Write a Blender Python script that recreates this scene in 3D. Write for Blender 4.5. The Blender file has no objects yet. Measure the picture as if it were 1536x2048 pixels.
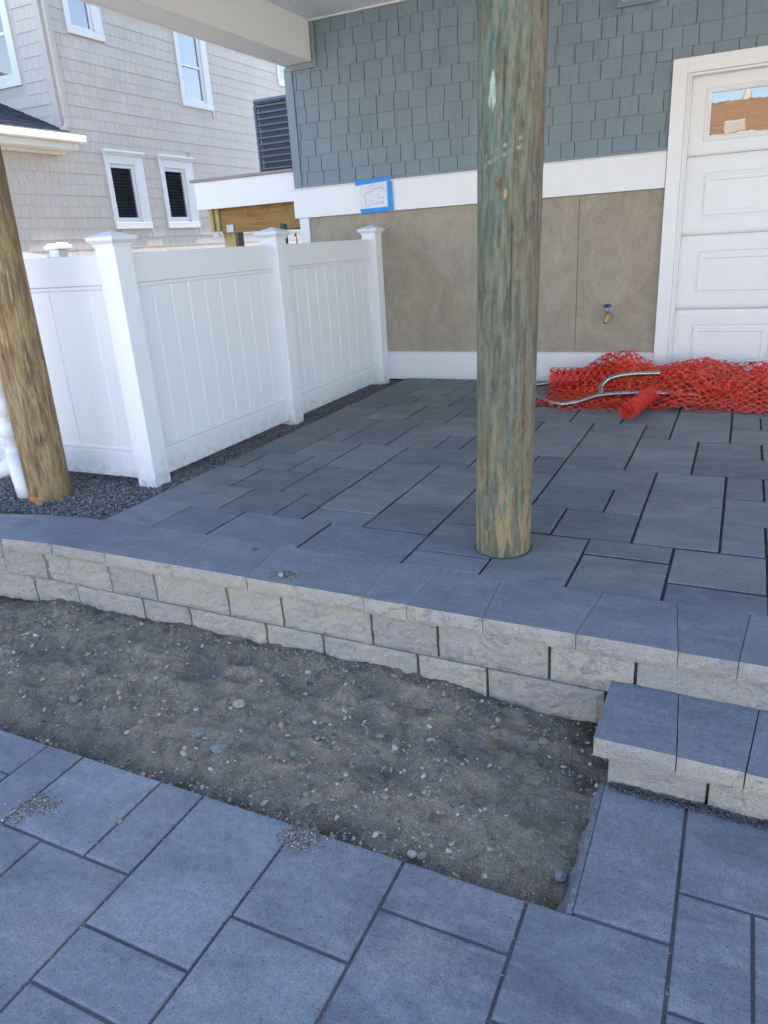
import bpy, bmesh, math, random
from mathutils import Vector, Matrix, noise
random.seed(7)
R = math.radians
scene = bpy.context.scene
col = scene.collection

# ------------------------------------------------------------------ camera, sky, sun, exposure
cam_d = bpy.data.cameras.new('camera'); cam = bpy.data.objects.new('camera', cam_d); col.objects.link(cam)
cR = Vector((0.90341897, 0.42444511, -0.06066721)); cU = Vector((-0.09721736, 0.34059122, 0.93517186)); cF = Vector((-0.41759184, 0.83895409, -0.34896))
cam.matrix_world = Matrix(((cR.x, cU.x, -cF.x, 2.8396), (cR.y, cU.y, -cF.y, -5.8702), (cR.z, cU.z, -cF.z, 1.1789), (0, 0, 0, 1)))
cam_d.lens = 1451.6 / 2048 * 36; cam_d.sensor_width = 36; cam_d.sensor_fit = 'AUTO'; cam_d.clip_start = 0.05; cam_d.clip_end = 3000
scene.camera = cam
SUN_EL, SUN_AZ = R(54), R(9)           # azimuth from +Y towards +X
world = bpy.data.worlds.new('World'); scene.world = world; world.use_nodes = True
wn = world.node_tree; wn.nodes.clear()
sky = wn.nodes.new('ShaderNodeTexSky'); sky.sky_type = 'NISHITA'; sky.sun_disc = False
sky.sun_elevation = SUN_EL; sky.sun_rotation = SUN_AZ; sky.air_density = 1.0; sky.dust_density = 0.8; sky.ozone_density = 1.0
bg = wn.nodes.new('ShaderNodeBackground'); bg.inputs['Strength'].default_value = 0.15
wo = wn.nodes.new('ShaderNodeOutputWorld'); wn.links.new(sky.outputs[0], bg.inputs[0]); wn.links.new(bg.outputs[0], wo.inputs[0])
sun_d = bpy.data.lights.new('sun', 'SUN'); sun_d.energy = 4.5; sun_d.angle = R(0.5); sun_d.color = (1.0, 0.94, 0.86)
sun = bpy.data.objects.new('sun', sun_d); col.objects.link(sun)
sdir = Vector((math.sin(SUN_AZ) * math.cos(SUN_EL), math.cos(SUN_AZ) * math.cos(SUN_EL), math.sin(SUN_EL)))
sun.rotation_euler = sdir.to_track_quat('Z', 'Y').to_euler()
vs = scene.view_settings; vs.view_transform = 'Standard'; vs.look = 'None'; vs.gamma = 1; vs.exposure = 2.2; vs.use_curve_mapping = False

# ------------------------------------------------------------------ materials
MATS = {}
def nodes_of(name, rough=0.7, spec=0.5):
    m = bpy.data.materials.new(name); m.use_nodes = True; nt = m.node_tree
    b = nt.nodes['Principled BSDF']; b.inputs['Roughness'].default_value = rough; b.inputs['Specular IOR Level'].default_value = spec
    MATS[name] = m
    return m, nt, b
def N(nt, t, **kw):
    n = nt.nodes.new(t)
    for k, v in kw.items(): setattr(n, k, v)
    return n
def pos(nt, scale=(1, 1, 1)):
    g = N(nt, 'ShaderNodeNewGeometry'); mp = N(nt, 'ShaderNodeMapping'); mp.inputs['Scale'].default_value = scale
    nt.links.new(g.outputs['Position'], mp.inputs['Vector']); return mp.outputs[0]
def noise_n(nt, vec, scale, detail=4, rough=0.55, dist=0.0):
    n = N(nt, 'ShaderNodeTexNoise'); n.inputs['Scale'].default_value = scale; n.inputs['Detail'].default_value = detail
    n.inputs['Roughness'].default_value = rough; n.inputs['Distortion'].default_value = dist
    nt.links.new(vec, n.inputs['Vector']); return n.outputs['Fac']
def ramp(nt, fac, stops, interp='LINEAR'):
    r = N(nt, 'ShaderNodeValToRGB'); r.color_ramp.interpolation = interp
    els = r.color_ramp.elements
    while len(els) < len(stops): els.new(0.5)
    for e, (p, c) in zip(els, stops):
        e.position = p; e.color = (c, c, c, 1) if isinstance(c, (int, float)) else (*c, 1)
    nt.links.new(fac, r.inputs[0]); return r.outputs[0]
def mix(nt, fac, a, b, mode='MIX'):
    m = N(nt, 'ShaderNodeMix', data_type='RGBA', blend_type=mode)
    for k, v in ((0, fac), (6, a), (7, b)):
        s = m.inputs[k]
        if hasattr(v, 'is_output'): nt.links.new(v, s)
        elif isinstance(v, (int, float)): s.default_value = v if k == 0 else (v, v, v, 1)
        else: s.default_value = (*v, 1)
    return m.outputs[2]
def bump(nt, b, h, strength=0.3, dist=0.005):
    n = N(nt, 'ShaderNodeBump'); n.inputs['Strength'].default_value = strength; n.inputs['Distance'].default_value = dist
    nt.links.new(h, n.inputs['Height']); nt.links.new(n.outputs[0], b.inputs['Normal'])
def setc(nt, b, c): nt.links.new(c, b.inputs['Base Color'])
def objrand(nt): return N(nt, 'ShaderNodeObjectInfo').outputs['Random']
def islrand(nt): return N(nt, 'ShaderNodeNewGeometry').outputs['Random Per Island']

def m_stone(name, c1, c2, c3, tint=0.27):
    """Cast concrete: cloudy dye, dust, scuffs, pits and speckle, each slab its own tone."""
    m, nt, b = nodes_of(name, 0.62, 0.45)
    p = pos(nt); r0 = objrand(nt)
    cl = ramp(nt, noise_n(nt, pos(nt, (1, 2.0, 1)), 3.4, 6, 0.62, 0.8), [(0.32, 0), (0.68, 1)])
    c = mix(nt, cl, c1, c2)
    r = ramp(nt, r0, [(0, (1 - tint, 1 - tint, 1 - tint * .8)), (0.35, (1, 1, 1.0)), (0.7, (1.06, 1.03, 0.99)), (1, (1 + tint, 1 + tint * .95, 1 + tint * .8))])
    c = mix(nt, 1.0, c, r, 'MULTIPLY')
    st = ramp(nt, noise_n(nt, pos(nt, (1.2, 4, 3)), 7, 6, 0.7, 0.4), [(0.52, 0), (0.78, 0.8)])
    c = mix(nt, st, c, c3)
    du = ramp(nt, noise_n(nt, p, 2.3, 6, 0.7, 0.3), [(0.56, 0), (0.74, 0.55)])       # dried dusty patches
    c = mix(nt, du, c, (0.25, 0.232, 0.205))
    mid = noise_n(nt, p, 46, 5, 0.75)
    c = mix(nt, 0.5, c, mix(nt, 1.0, c, ramp(nt, mid, [(0.3, 0.55), (0.5, 1.0), (0.7, 1.4)]), 'MULTIPLY'))
    f = noise_n(nt, p, 330, 3, 0.75)
    c = mix(nt, 0.5, c, mix(nt, 1.0, c, ramp(nt, f, [(0.32, 0.35), (0.5, 1.0), (0.68, 1.9)]), 'MULTIPLY'))
    g = ramp(nt, noise_n(nt, pos(nt, (1, 1.8, 1)), 120, 3, 0.7), [(0.33, 0.3), (0.41, 1.0), (1, 1.0)])
    c = mix(nt, 0.9, c, mix(nt, 1.0, c, g, 'MULTIPLY'))
    setc(nt, b, c)
    rr = ramp(nt, mid, [(0.3, 0.5), (0.7, 0.75)]); nt.links.new(rr, b.inputs['Roughness'])
    h = mix(nt, 0.5, f, mix(nt, 0.5, g, mid)); bump(nt, b, h, 0.5, 0.003)
    return m
m_stone('paver', (0.106, 0.121, 0.139), (0.172, 0.189, 0.207), (0.225, 0.226, 0.222))
m_stone('cap_top', (0.118, 0.136, 0.157), (0.178, 0.198, 0.22), (0.235, 0.24, 0.24), 0.14)  # bluer than the split face: dye, plus sky reflection put into the colour

def m_split():
    m, nt, b = nodes_of('split_face', 0.85, 0.3)
    p = pos(nt)
    cl = ramp(nt, noise_n(nt, p, 7, 5, 0.65, 0.8), [(0.35, 0), (0.65, 1)])
    c = mix(nt, cl, (0.455, 0.402, 0.332), (0.385, 0.36, 0.328))  # tan split aggregate, with warm bounce light put into the colour
    rr = ramp(nt, objrand(nt), [(0, (0.86, 0.86, 0.88)), (0.5, (1, 1, 1)), (1, (1.1, 1.06, 0.98))])
    c = mix(nt, 1.0, c, rr, 'MULTIPLY')
    dk = ramp(nt, noise_n(nt, pos(nt, (1, 1, 1.6)), 15, 8, 0.78, 1.4), [(0.5, 0), (0.6, 1)])
    lim = ramp(nt, noise_n(nt, p, 3.3, 2), [(0.42, 0.12), (0.58, 0.78)])
    c = mix(nt, mix(nt, 1.0, dk, lim, 'MULTIPLY'), c, (0.235, 0.226, 0.225))
    f = noise_n(nt, p, 260, 3, 0.7)
    c = mix(nt, 0.6, c, mix(nt, 1.0, c, ramp(nt, f, [(0.3, 0.45), (0.5, 1.0), (0.75, 1.6)]), 'MULTIPLY'))
    setc(nt, b, c); bump(nt, b, mix(nt, 0.55, f, noise_n(nt, p, 55, 6, 0.75)), 0.9, 0.010)
m_split()

def m_gran(name, cols, scale=260, rough=0.95, island=False):
    m, nt, b = nodes_of(name, rough, 0.25)
    p = pos(nt)
    k = len(cols) - 1
    fac = islrand(nt) if island else noise_n(nt, p, scale, 3, 0.75)
    st = [((i / k) if island else 0.28 + 0.44 * i / k, c) for i, c in enumerate(cols)]
    c = ramp(nt, fac, st, 'CONSTANT' if island else 'LINEAR')
    if not island:
        l = ramp(nt, noise_n(nt, p, 5, 4), [(0.3, 0.75), (0.7, 1.2)]); c = mix(nt, 1.0, c, l, 'MULTIPLY')
    else:
        l = ramp(nt, noise_n(nt, p, 180, 3), [(0.3, 0.75), (0.7, 1.2)]); c = mix(nt, 1.0, c, l, 'MULTIPLY')
    setc(nt, b, c); bump(nt, b, noise_n(nt, p, scale, 4, 0.7), 0.6, 0.004)
m_gran('joint_sand', [(0.04, 0.04, 0.043), (0.09, 0.089, 0.09), (0.2, 0.19, 0.18)], 300)
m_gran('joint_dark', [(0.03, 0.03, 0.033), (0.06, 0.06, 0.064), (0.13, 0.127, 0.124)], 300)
m_gran('joint_grit', [(0.14, 0.125, 0.11), (0.2, 0.18, 0.155), (0.26, 0.235, 0.2)], 200)
m_gran('gravel_base', [(0.05, 0.05, 0.055), (0.12, 0.115, 0.11), (0.2, 0.185, 0.165)], 120)
m_gran('gravel_stone', [(0.09, 0.095, 0.108), (0.145, 0.15, 0.16), (0.19, 0.185, 0.175), (0.25, 0.22, 0.185), (0.12, 0.122, 0.13), (0.3, 0.285, 0.265), (0.17, 0.16, 0.15), (0.10, 0.105, 0.118)], island=True)
m_gran('pebble_mix', [(0.26, 0.24, 0.21), (0.15, 0.16, 0.162), (0.38, 0.315, 0.235), (0.2, 0.214, 0.21), (0.45, 0.41, 0.35), (0.1, 0.1, 0.102), (0.33, 0.245, 0.165), (0.19, 0.208, 0.206)], island=True)
m_gran('pale_ground', [(0.3, 0.28, 0.25), (0.42, 0.39, 0.35), (0.52, 0.49, 0.44)], 30)
m_gran('stone_pale', [(0.2, 0.185, 0.165), (0.32, 0.3, 0.27), (0.42, 0.4, 0.36)], 60)
m_gran('stone_green', [(0.12, 0.132, 0.125), (0.175, 0.19, 0.18), (0.23, 0.24, 0.225)], 60)
m_gran('stone_tan', [(0.15, 0.128, 0.1), (0.22, 0.19, 0.15), (0.3, 0.26, 0.21)], 60)
m_gran('haunch_concrete', [(0.09, 0.095, 0.1), (0.16, 0.165, 0.17), (0.25, 0.25, 0.25)], 90)

def m_dirt():
    m, nt, b = nodes_of('dirt', 0.95, 0.2)
    p = pos(nt)
    big = ramp(nt, noise_n(nt, p, 4.2, 5, 0.6, 0.5), [(0.36, 0), (0.64, 1)])
    c = mix(nt, big, (0.20, 0.18, 0.152), (0.33, 0.268, 0.195))
    md = ramp(nt, noise_n(nt, p, 17, 6, 0.7, 0.6), [(0.38, 0.7), (0.5, 1.0), (0.64, 1.28)])
    c = mix(nt, 0.8, c, mix(nt, 1.0, c, md, 'MULTIPLY'))
    rust = ramp(nt, noise_n(nt, p, 9, 4, 0.6), [(0.6, 0), (0.75, 1)])
    c = mix(nt, mix(nt, 1.0, rust, 0.55, 'MULTIPLY'), c, (0.21, 0.125, 0.06))
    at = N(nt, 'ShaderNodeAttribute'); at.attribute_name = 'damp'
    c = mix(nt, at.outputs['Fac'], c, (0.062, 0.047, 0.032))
    f = noise_n(nt, p, 220, 4, 0.75)
    c = mix(nt, 0.85, c, mix(nt, 1.0, c, ramp(nt, f, [(0.32, 0.4), (0.5, 1.0), (0.7, 1.8)]), 'MULTIPLY'))
    g = noise_n(nt, p, 60, 4, 0.65)
    setc(nt, b, c); bump(nt, b, mix(nt, 0.45, f, g), 1.0, 0.02)
m_dirt()

def m_paint(name, c, rough=0.45, var=0.04, sc=3.0, bumpy=0.0, rnd=0.0, grain=None):
    m, nt, b = nodes_of(name, rough, 0.4)
    p = pos(nt)
    v = ramp(nt, noise_n(nt, p, sc, 5), [(0.3, 1 - var), (0.7, 1 + var)])
    cc = mix(nt, 1.0, c, v, 'MULTIPLY')
    if rnd: cc = mix(nt, 1.0, cc, ramp(nt, objrand(nt), [(0, 1 - rnd), (1, 1 + rnd)]), 'MULTIPLY')
    if grain:
        gn = noise_n(nt, pos(nt, grain), 1.0, 4, 0.65)
        cc = mix(nt, 1.0, cc, ramp(nt, gn, [(0.3, 0.93), (0.7, 1.06)]), 'MULTIPLY')
        bump(nt, b, gn, 0.25, 0.002)
    elif bumpy: bump(nt, b, noise_n(nt, p, 160, 3), bumpy, 0.002)
    setc(nt, b, cc)
m_paint('white_vinyl', (0.78, 0.785, 0.80), 0.32, 0.015, 2)
def grime(name, z0, z1, colr, amt):
    nt = MATS[name].node_tree; b = nt.nodes['Principled BSDF']; src = b.inputs['Base Color'].links[0].from_socket
    g = N(nt, 'ShaderNodeNewGeometry'); sx = N(nt, 'ShaderNodeSeparateXYZ'); nt.links.new(g.outputs['Position'], sx.inputs[0])
    mr = N(nt, 'ShaderNodeMapRange'); mr.inputs[1].default_value = z0; mr.inputs[2].default_value = z1; mr.inputs[3].default_value = 1; mr.inputs[4].default_value = 0
    nt.links.new(sx.outputs[2], mr.inputs[0])
    n = ramp(nt, noise_n(nt, pos(nt), 24, 6, 0.75), [(0.42, 0), (0.62, amt)])
    setc(nt, b, mix(nt, mix(nt, 1.0, mr.outputs[0], n, 'MULTIPLY'), src, colr))
grime('white_vinyl', -.03, .16, (0.33, 0.29, 0.24), 0.55)
m_paint('white_trim', (0.78, 0.775, 0.765), 0.5, 0.025, 4, 0.08)
m_paint('door_white', (0.76, 0.765, 0.755), 0.42, 0.02, 5, 0.12)
m_paint('beam_white', (0.76, 0.745, 0.705), 0.6, 0.02, 3, 0.1)
m_paint('ceiling_white', (0.74, 0.76, 0.76), 0.5, 0.02, 3)
m_paint('blue_shingle', (0.185, 0.236, 0.26), 0.62, 0.06, 6, 0, 0.035, (70, 70, 5))
m_paint('blue_board', (0.195, 0.25, 0.275), 0.6, 0.04, 6)
m_paint('tan_shingle', (0.60, 0.54, 0.48), 0.75, 0.04, 2.2, 0, 0.03, (60, 60, 5))
m_paint('tan_board', (0.54, 0.48, 0.425), 0.6, 0.04, 3)
m_paint('cream_gutter', (0.80, 0.755, 0.66), 0.4, 0.03, 3)
m_paint('roof_dark', (0.045, 0.047, 0.055), 0.9, 0.25, 14, 0.5, 0.25)
m_paint('roof_brown', (0.34, 0.20, 0.115), 0.9, 0.16, 5, 0.4, 0.22)
m_paint('ac_blue', (0.10, 0.125, 0.175), 0.38, 0.05, 5)
m_paint('ac_dark', (0.006, 0.007, 0.010), 0.5, 0.1, 40)
m_paint('deck_cap', (0.29, 0.245, 0.235), 0.7, 0.06, 8)
m_paint('tape_blue', (0.012, 0.27, 0.72), 0.55, 0.1, 30, 0.2)
m_paint('paper', (0.72, 0.72, 0.74), 0.7, 0.03, 10)
m_paint('ink', (0.2, 0.2, 0.24), 0.8, 0.1, 10)
m_paint('dark_void', (0.02, 0.02, 0.022), 0.9, 0.05, 4)
m_paint('blue_enamel', (0.02, 0.07, 0.26), 0.35, 0.1, 30)
m_paint('teal_paint', (0.012, 0.07, 0.075), 0.5, 0.1, 30)
m_paint('orange_paint', (0.62, 0.17, 0.06), 0.7, 0.1, 20)
m_paint('shutter_white', (0.7, 0.72, 0.74), 0.5, 0.02, 4)
m_paint('blind_grey', (0.34, 0.36, 0.37), 0.6, 0.3, 9)
m_paint('room_grey', (0.09, 0.1, 0.105), 0.8, 0.2, 6)
m_paint('pvc', (0.75, 0.75, 0.75), 0.3, 0.03, 5)
m_paint('pale_siding', (0.6, 0.56, 0.5), 0.7, 0.04, 5)

def m_net():
    m, nt, b = nodes_of('orange_plastic', 0.42, 0.5)
    p = pos(nt)
    c = ramp(nt, noise_n(nt, p, 9, 4), [(0.3, (0.82, 0.05, 0.025)), (0.6, (0.93, 0.085, 0.04)), (0.8, (0.92, 0.16, 0.085))])
    setc(nt, b, c); b.inputs['Subsurface Weight'].default_value = 0.0
    # thin plastic lets some light through
    tr = N(nt, 'ShaderNodeBsdfTranslucent'); tr.inputs[0].default_value = (0.8, 0.09, 0.04, 1)
    ms = N(nt, 'ShaderNodeMixShader'); ms.inputs[0].default_value = 0.28
    nt.links.new(b.outputs[0], ms.inputs[1]); nt.links.new(tr.outputs[0], ms.inputs[2])
    nt.links.new(ms.outputs[0], nt.nodes['Material Output'].inputs['Surface'])
m_net()
def m_metal(name, c, rough):
    m, nt, b = nodes_of(name, rough); b.inputs['Metallic'].default_value = 1.0
    p = pos(nt)
    setc(nt, b, mix(nt, 1.0, c, ramp(nt, noise_n(nt, p, 30, 4), [(0.3, 0.8), (0.7, 1.1)]), 'MULTIPLY'))
    nt.links.new(ramp(nt, noise_n(nt, p, 60, 4), [(0.3, rough * .7), (0.7, rough * 1.5)]), b.inputs['Roughness'])
m_metal('steel', (0.40, 0.39, 0.365), 0.28)
m_metal('galvanized', (0.5, 0.51, 0.52), 0.5)
m_metal('brass', (0.55, 0.42, 0.26), 0.45)
def m_glass(name, ior, tint):
    m, nt, b = nodes_of(name)
    nt.nodes.remove(b)
    fr = N(nt, 'ShaderNodeFresnel'); fr.inputs['IOR'].default_value = ior
    g = N(nt, 'ShaderNodeBsdfGlossy'); g.inputs['Roughness'].default_value = 0.004; g.inputs['Color'].default_value = (1, 1, 1, 1)
    t = N(nt, 'ShaderNodeBsdfTransparent'); t.inputs['Color'].default_value = (*tint, 1)
    bn = N(nt, 'ShaderNodeBump'); bn.inputs['Strength'].default_value = 0.02; bn.inputs['Distance'].default_value = 0.01
    nt.links.new(noise_n(nt, pos(nt), 6, 2), bn.inputs['Height']); nt.links.new(bn.outputs[0], g.inputs['Normal'])
    ms = N(nt, 'ShaderNodeMixShader'); nt.links.new(fr.outputs[0], ms.inputs[0]); nt.links.new(t.outputs[0], ms.inputs[1]); nt.links.new(g.outputs[0], ms.inputs[2])
    nt.links.new(ms.outputs[0], nt.nodes['Material Output'].inputs['Surface'])
m_glass('door_glass', 2.6, (0.25, 0.25, 0.25))
m_glass('window_glass', 2.3, (0.8, 0.84, 0.84))

def m_parge():
    m, nt, b = nodes_of('parged_concrete', 0.9, 0.25)
    p = pos(nt)
    cl = ramp(nt, noise_n(nt, pos(nt, (1, 1, 0.6)), 4.5, 8, 0.72, 0.8), [(0.33, 0), (0.67, 1)])
    c = mix(nt, cl, (0.30, 0.26, 0.195), (0.42, 0.365, 0.28))
    f = noise_n(nt, p, 95, 5, 0.78)
    c = mix(nt, 0.6, c, mix(nt, 1.0, c, ramp(nt, f, [(0.3, 0.6), (0.5, 1.0), (0.75, 1.35)]), 'MULTIPLY'))
    sp = ramp(nt, noise_n(nt, p, 26, 2, 0.5), [(0.74, 0), (0.78, 1)])
    c = mix(nt, sp, c, (0.5, 0.455, 0.37))
    setc(nt, b, c); bump(nt, b, f, 0.7, 0.005)
m_parge()

def m_lumber(name, c1, c2, c3, axis):
    m, nt, b = nodes_of(name, 0.7, 0.3)
    sc = {'X': (1.5, 22, 22), 'Z': (22, 22, 1.5)}[axis]
    g = noise_n(nt, pos(nt, sc), 1.6, 6, 0.6, 1.0)
    c = ramp(nt, g, [(0.3, c1), (0.5, c2), (0.7, c3)])
    setc(nt, b, c); bump(nt, b, g, 0.3, 0.003)
m_lumber('pine_beam', (0.2, 0.105, 0.03), (0.31, 0.185, 0.06), (0.37, 0.24, 0.09), 'X')
m_lumber('pine_post', (0.36, 0.25, 0.1), (0.5, 0.37, 0.16), (0.57, 0.44, 0.22), 'Z')

def m_pile(name, pal):
    """Treated round pile: palette from vertex colour 'stain', grain and checks on top."""
    m, nt, b = nodes_of(name, 0.8, 0.25)
    at = N(nt, 'ShaderNodeVertexColor'); at.layer_name = 'stain'
    c = at.outputs['Color']
    g1 = noise_n(nt, pos(nt, (34, 34, 8)), 1.4, 8, 0.72, 1.6)
    c = mix(nt, 0.55, c, mix(nt, 1.0, c, ramp(nt, g1, [(0.28, 0.5), (0.5, 1.08), (0.72, 1.6)]), 'MULTIPLY'))
    g2 = noise_n(nt, pos(nt, (150, 150, 16)), 1.3, 4, 0.7, 0.6)
    c = mix(nt, 0.55, c, mix(nt, 1.0, c, ramp(nt, g2, [(0.3, 0.55), (0.5, 1.0), (0.7, 1.35)]), 'MULTIPLY'))
    g3 = noise_n(nt, pos(nt, (14, 14, 4)), 1.5, 6, 0.65, 1.5)
    c = mix(nt, ramp(nt, g3, [(0.58, 0), (0.72, 0.4)]), c, pal)
    setc(nt, b, c); bump(nt, b, mix(nt, 0.5, g1, g2), 0.5, 0.006)
m_pile('weathered_pile', (0.17, 0.155, 0.105))
m_pile('fresh_pile', (0.27, 0.18, 0.085))

# ------------------------------------------------------------------ geometry helpers
class MB:
    def __init__(s): s.v = []; s.f = []; s.mi = []
    def quad(s, a, b, c, d, mi=0):
        n = len(s.v); s.v += [a, b, c, d]; s.f.append((n, n + 1, n + 2, n + 3)); s.mi.append(mi)
    def poly(s, pts, mi=0):
        n = len(s.v); s.v += list(pts); s.f.append(tuple(range(n, n + len(pts)))); s.mi.append(mi)
    def box(s, x0, x1, y0, y1, z0, z1, b=0.0, mi=0):
        """Box with all edges chamfered by b."""
        n = len(s.v)
        if b <= 0:
            s.v += [(x, y, z) for z in (z0, z1) for y in (y0, y1) for x in (x0, x1)]
            fs = [(0, 2, 3, 1), (4, 5, 7, 6), (0, 1, 5, 4), (2, 6, 7, 3), (0, 4, 6, 2), (1, 3, 7, 5)]
            s.f += [tuple(n + i for i in f) for f in fs]; s.mi += [mi] * 6; return
        # 24 verts: per corner three
        idx = {}
        for ix, (X, sx) in enumerate(((x0, 1), (x1, -1))):
            for iy, (Y, sy) in enumerate(((y0, 1), (y1, -1))):
                for iz, (Z, sz) in enumerate(((z0, 1), (z1, -1))):
                    idx[ix, iy, iz, 0] = len(s.v); s.v.append((X, Y + sy * b, Z + sz * b))
                    idx[ix, iy, iz, 1] = len(s.v); s.v.append((X + sx * b, Y, Z + sz * b))
                    idx[ix, iy, iz, 2] = len(s.v); s.v.append((X + sx * b, Y + sy * b, Z))
        def F(*k): s.f.append(tuple(idx[q] for q in k)); s.mi.append(mi)
        for i in (0, 1):
            o = [(0, 0), (0, 1), (1, 1), (1, 0)] if i == 0 else [(0, 0), (1, 0), (1, 1), (0, 1)]
            F(*[(i, a, c, 0) for a, c in o]); F(*[(c, i, a, 1) for a, c in o]); F(*[(a, c, i, 2) for a, c in o])
        for a in (0, 1):
            for c in (0, 1):
                fl = (a == c)
                def G(q): F(*(q if fl else q[::-1]))
                G([(a, c, 0, 0), (a, c, 0, 1), (a, c, 1, 1), (a, c, 1, 0)])
                G([(0, a, c, 1), (0, a, c, 2), (1, a, c, 2), (1, a, c, 1)])
                G([(c, 0, a, 2), (c, 0, a, 0), (c, 1, a, 0), (c, 1, a, 2)])
                for e in (0, 1):
                    t = [(a, c, e, 0), (a, c, e, 1), (a, c, e, 2)]
                    F(*(t if (a + c + e) % 2 == 1 else t[::-1]))
    def tube(s, pts, r, n=12, cap=True, mi=0):
        pts = [Vector(p) for p in pts]; rings = []
        up = Vector((0, 0, 1))
        for i, p in enumerate(pts):
            d = (pts[min(i + 1, len(pts) - 1)] - pts[max(i - 1, 0)]).normalized()
            u = d.cross(up)
            if u.length < 1e-3: u = d.cross(Vector((1, 0, 0)))
            u.normalize(); w = u.cross(d)
            rr = r[i] if isinstance(r, (list, tuple)) else r
            base = len(s.v)
            for k in range(n):
                a = 2 * math.pi * k / n; s.v.append(tuple(p + u * (rr * math.cos(a)) + w * (rr * math.sin(a))))
            rings.append(base)
        for a, b in zip(rings, rings[1:]):
            for k in range(n):
                s.f.append((a + k, a + (k + 1) % n, b + (k + 1) % n, b + k)); s.mi.append(mi)
        if cap:
            s.f.append(tuple(rings[0] + k for k in range(n))[::-1]); s.f.append(tuple(rings[-1] + k for k in range(n))); s.mi += [mi, mi]
    def mesh(s, name):
        me = bpy.data.meshes.new(name); me.from_pydata([tuple(v) for v in s.v], [], s.f)
        return me
    def build(s, name, mats, parent=None, smooth=False, fix=True):
        me = s.mesh(name)
        for m in ([mats] if isinstance(mats, str) else mats): me.materials.append(MATS[m])
        me.polygons.foreach_set('material_index', s.mi)
        if smooth: me.polygons.foreach_set('use_smooth', [True] * len(me.polygons))
        if fix:
            bm = bmesh.new(); bm.from_mesh(me); bmesh.ops.recalc_face_normals(bm, faces=bm.faces); bm.to_mesh(me); bm.free()
        me.update()
        return link(name, me, parent)
LOC = {}
def link(name, me, parent=None):
    o = bpy.data.objects.new(name, me); col.objects.link(o)
    if parent is not None:
        o.parent = parent; o.matrix_parent_inverse = Matrix.Translation(-LOC.get(parent, Vector((0, 0, 0))))
    LOC[o] = Vector((0, 0, 0))
    return o
def tag(o, label=None, cat=None, group=None, kind=None):
    for k, v in (('label', label), ('category', cat), ('group', group), ('kind', kind)):
        if v: o[k] = v
    return o
def thing(name, loc, label, cat, group=None):
    o = bpy.data.objects.new(name, None); col.objects.link(o); o.location = loc; o.empty_display_size = .1
    LOC[o] = Vector(loc); return tag(o, label, cat, group)
def part(name, parent, mats, *boxes, b=0.002, smooth=False):
    m = MB()
    for bx in boxes: m.box(*bx, b=b)
    return m.build(name, mats, parent, smooth, fix=False)
def nz(x, y, z=0.0): return noise.noise(Vector((x, y, z)))

# ------------------------------------------------------------------ ground and gravel bed
m = MB(); m.quad((-400, -400, -0.46), (400, -400, -0.46), (400, 400, -0.46), (-400, 400, -0.46))
tag(m.build('ground', 'pale_ground', fix=False), 'pale sandy ground reaching to the horizon', kind='structure')
m = MB(); m.box(-5.45, 0.128, -3.47, 14, -0.42, -0.035)
gb = tag(m.build('gravel_bed', 'gravel_base', fix=False), 'grey gravel bed beneath the white fence', kind='structure')
def stones(name, mats, spots, lab, kind, parent=None):
    """Many small angular stones in one mesh (uncountable)."""
    V = []; Fc = []
    base = [(0, 0, 1), (0, 0, -1)] + [(math.cos(a), math.sin(a), 0) for a in (0, 1.2566, 2.513, 3.77, 5.026)]
    for (x, y, z, r) in spots:
        n = len(V); ang = random.random() * 6.28; ca, sa = math.cos(ang), math.sin(ang)
        ex, ey, ez = r * random.uniform(.8, 1.5), r * random.uniform(.6, 1.1), r * random.uniform(.45, .85)
        tx, ty = random.uniform(-.5, .5), random.uniform(-.5, .5)
        for bx, by, bz in base:
            j = random.uniform(.75, 1.2); px, py, pz = bx * ex * j, by * ey * j, bz * ez * j
            pz += tx * px + ty * py
            V.append((x + ca * px - sa * py, y + sa * px + ca * py, z + pz))
        for k in range(5):
            Fc.append((n, n + 2 + k, n + 2 + (k + 1) % 5)); Fc.append((n + 1, n + 2 + (k + 1) % 5, n + 2 + k))
    me = bpy.data.meshes.new(name); me.from_pydata(V, [], Fc); me.materials.append(MATS[mats]); me.update()
    return tag(link(name, me, parent), lab, kind=kind)
sp = []
for _ in range(24000):
    if random.random() < .62: x, y = random.uniform(-1.15, 0.125), random.uniform(-3.50, -2.55)
    else: x, y = random.uniform(-0.22, 0.128), random.uniform(-2.9, 0.2)
    sp.append((x, y, -0.03 + random.uniform(-.004, .006), random.uniform(.004, .0085)))
for _ in range(2500): sp.append((random.uniform(-1.9, -1.0), random.uniform(-3.5, -2.0), -0.03, random.uniform(.007, .014)))
stones('gravel', 'gravel_stone', sp, 'loose grey and tan gravel beside the upper paving', 'stuff')

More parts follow.
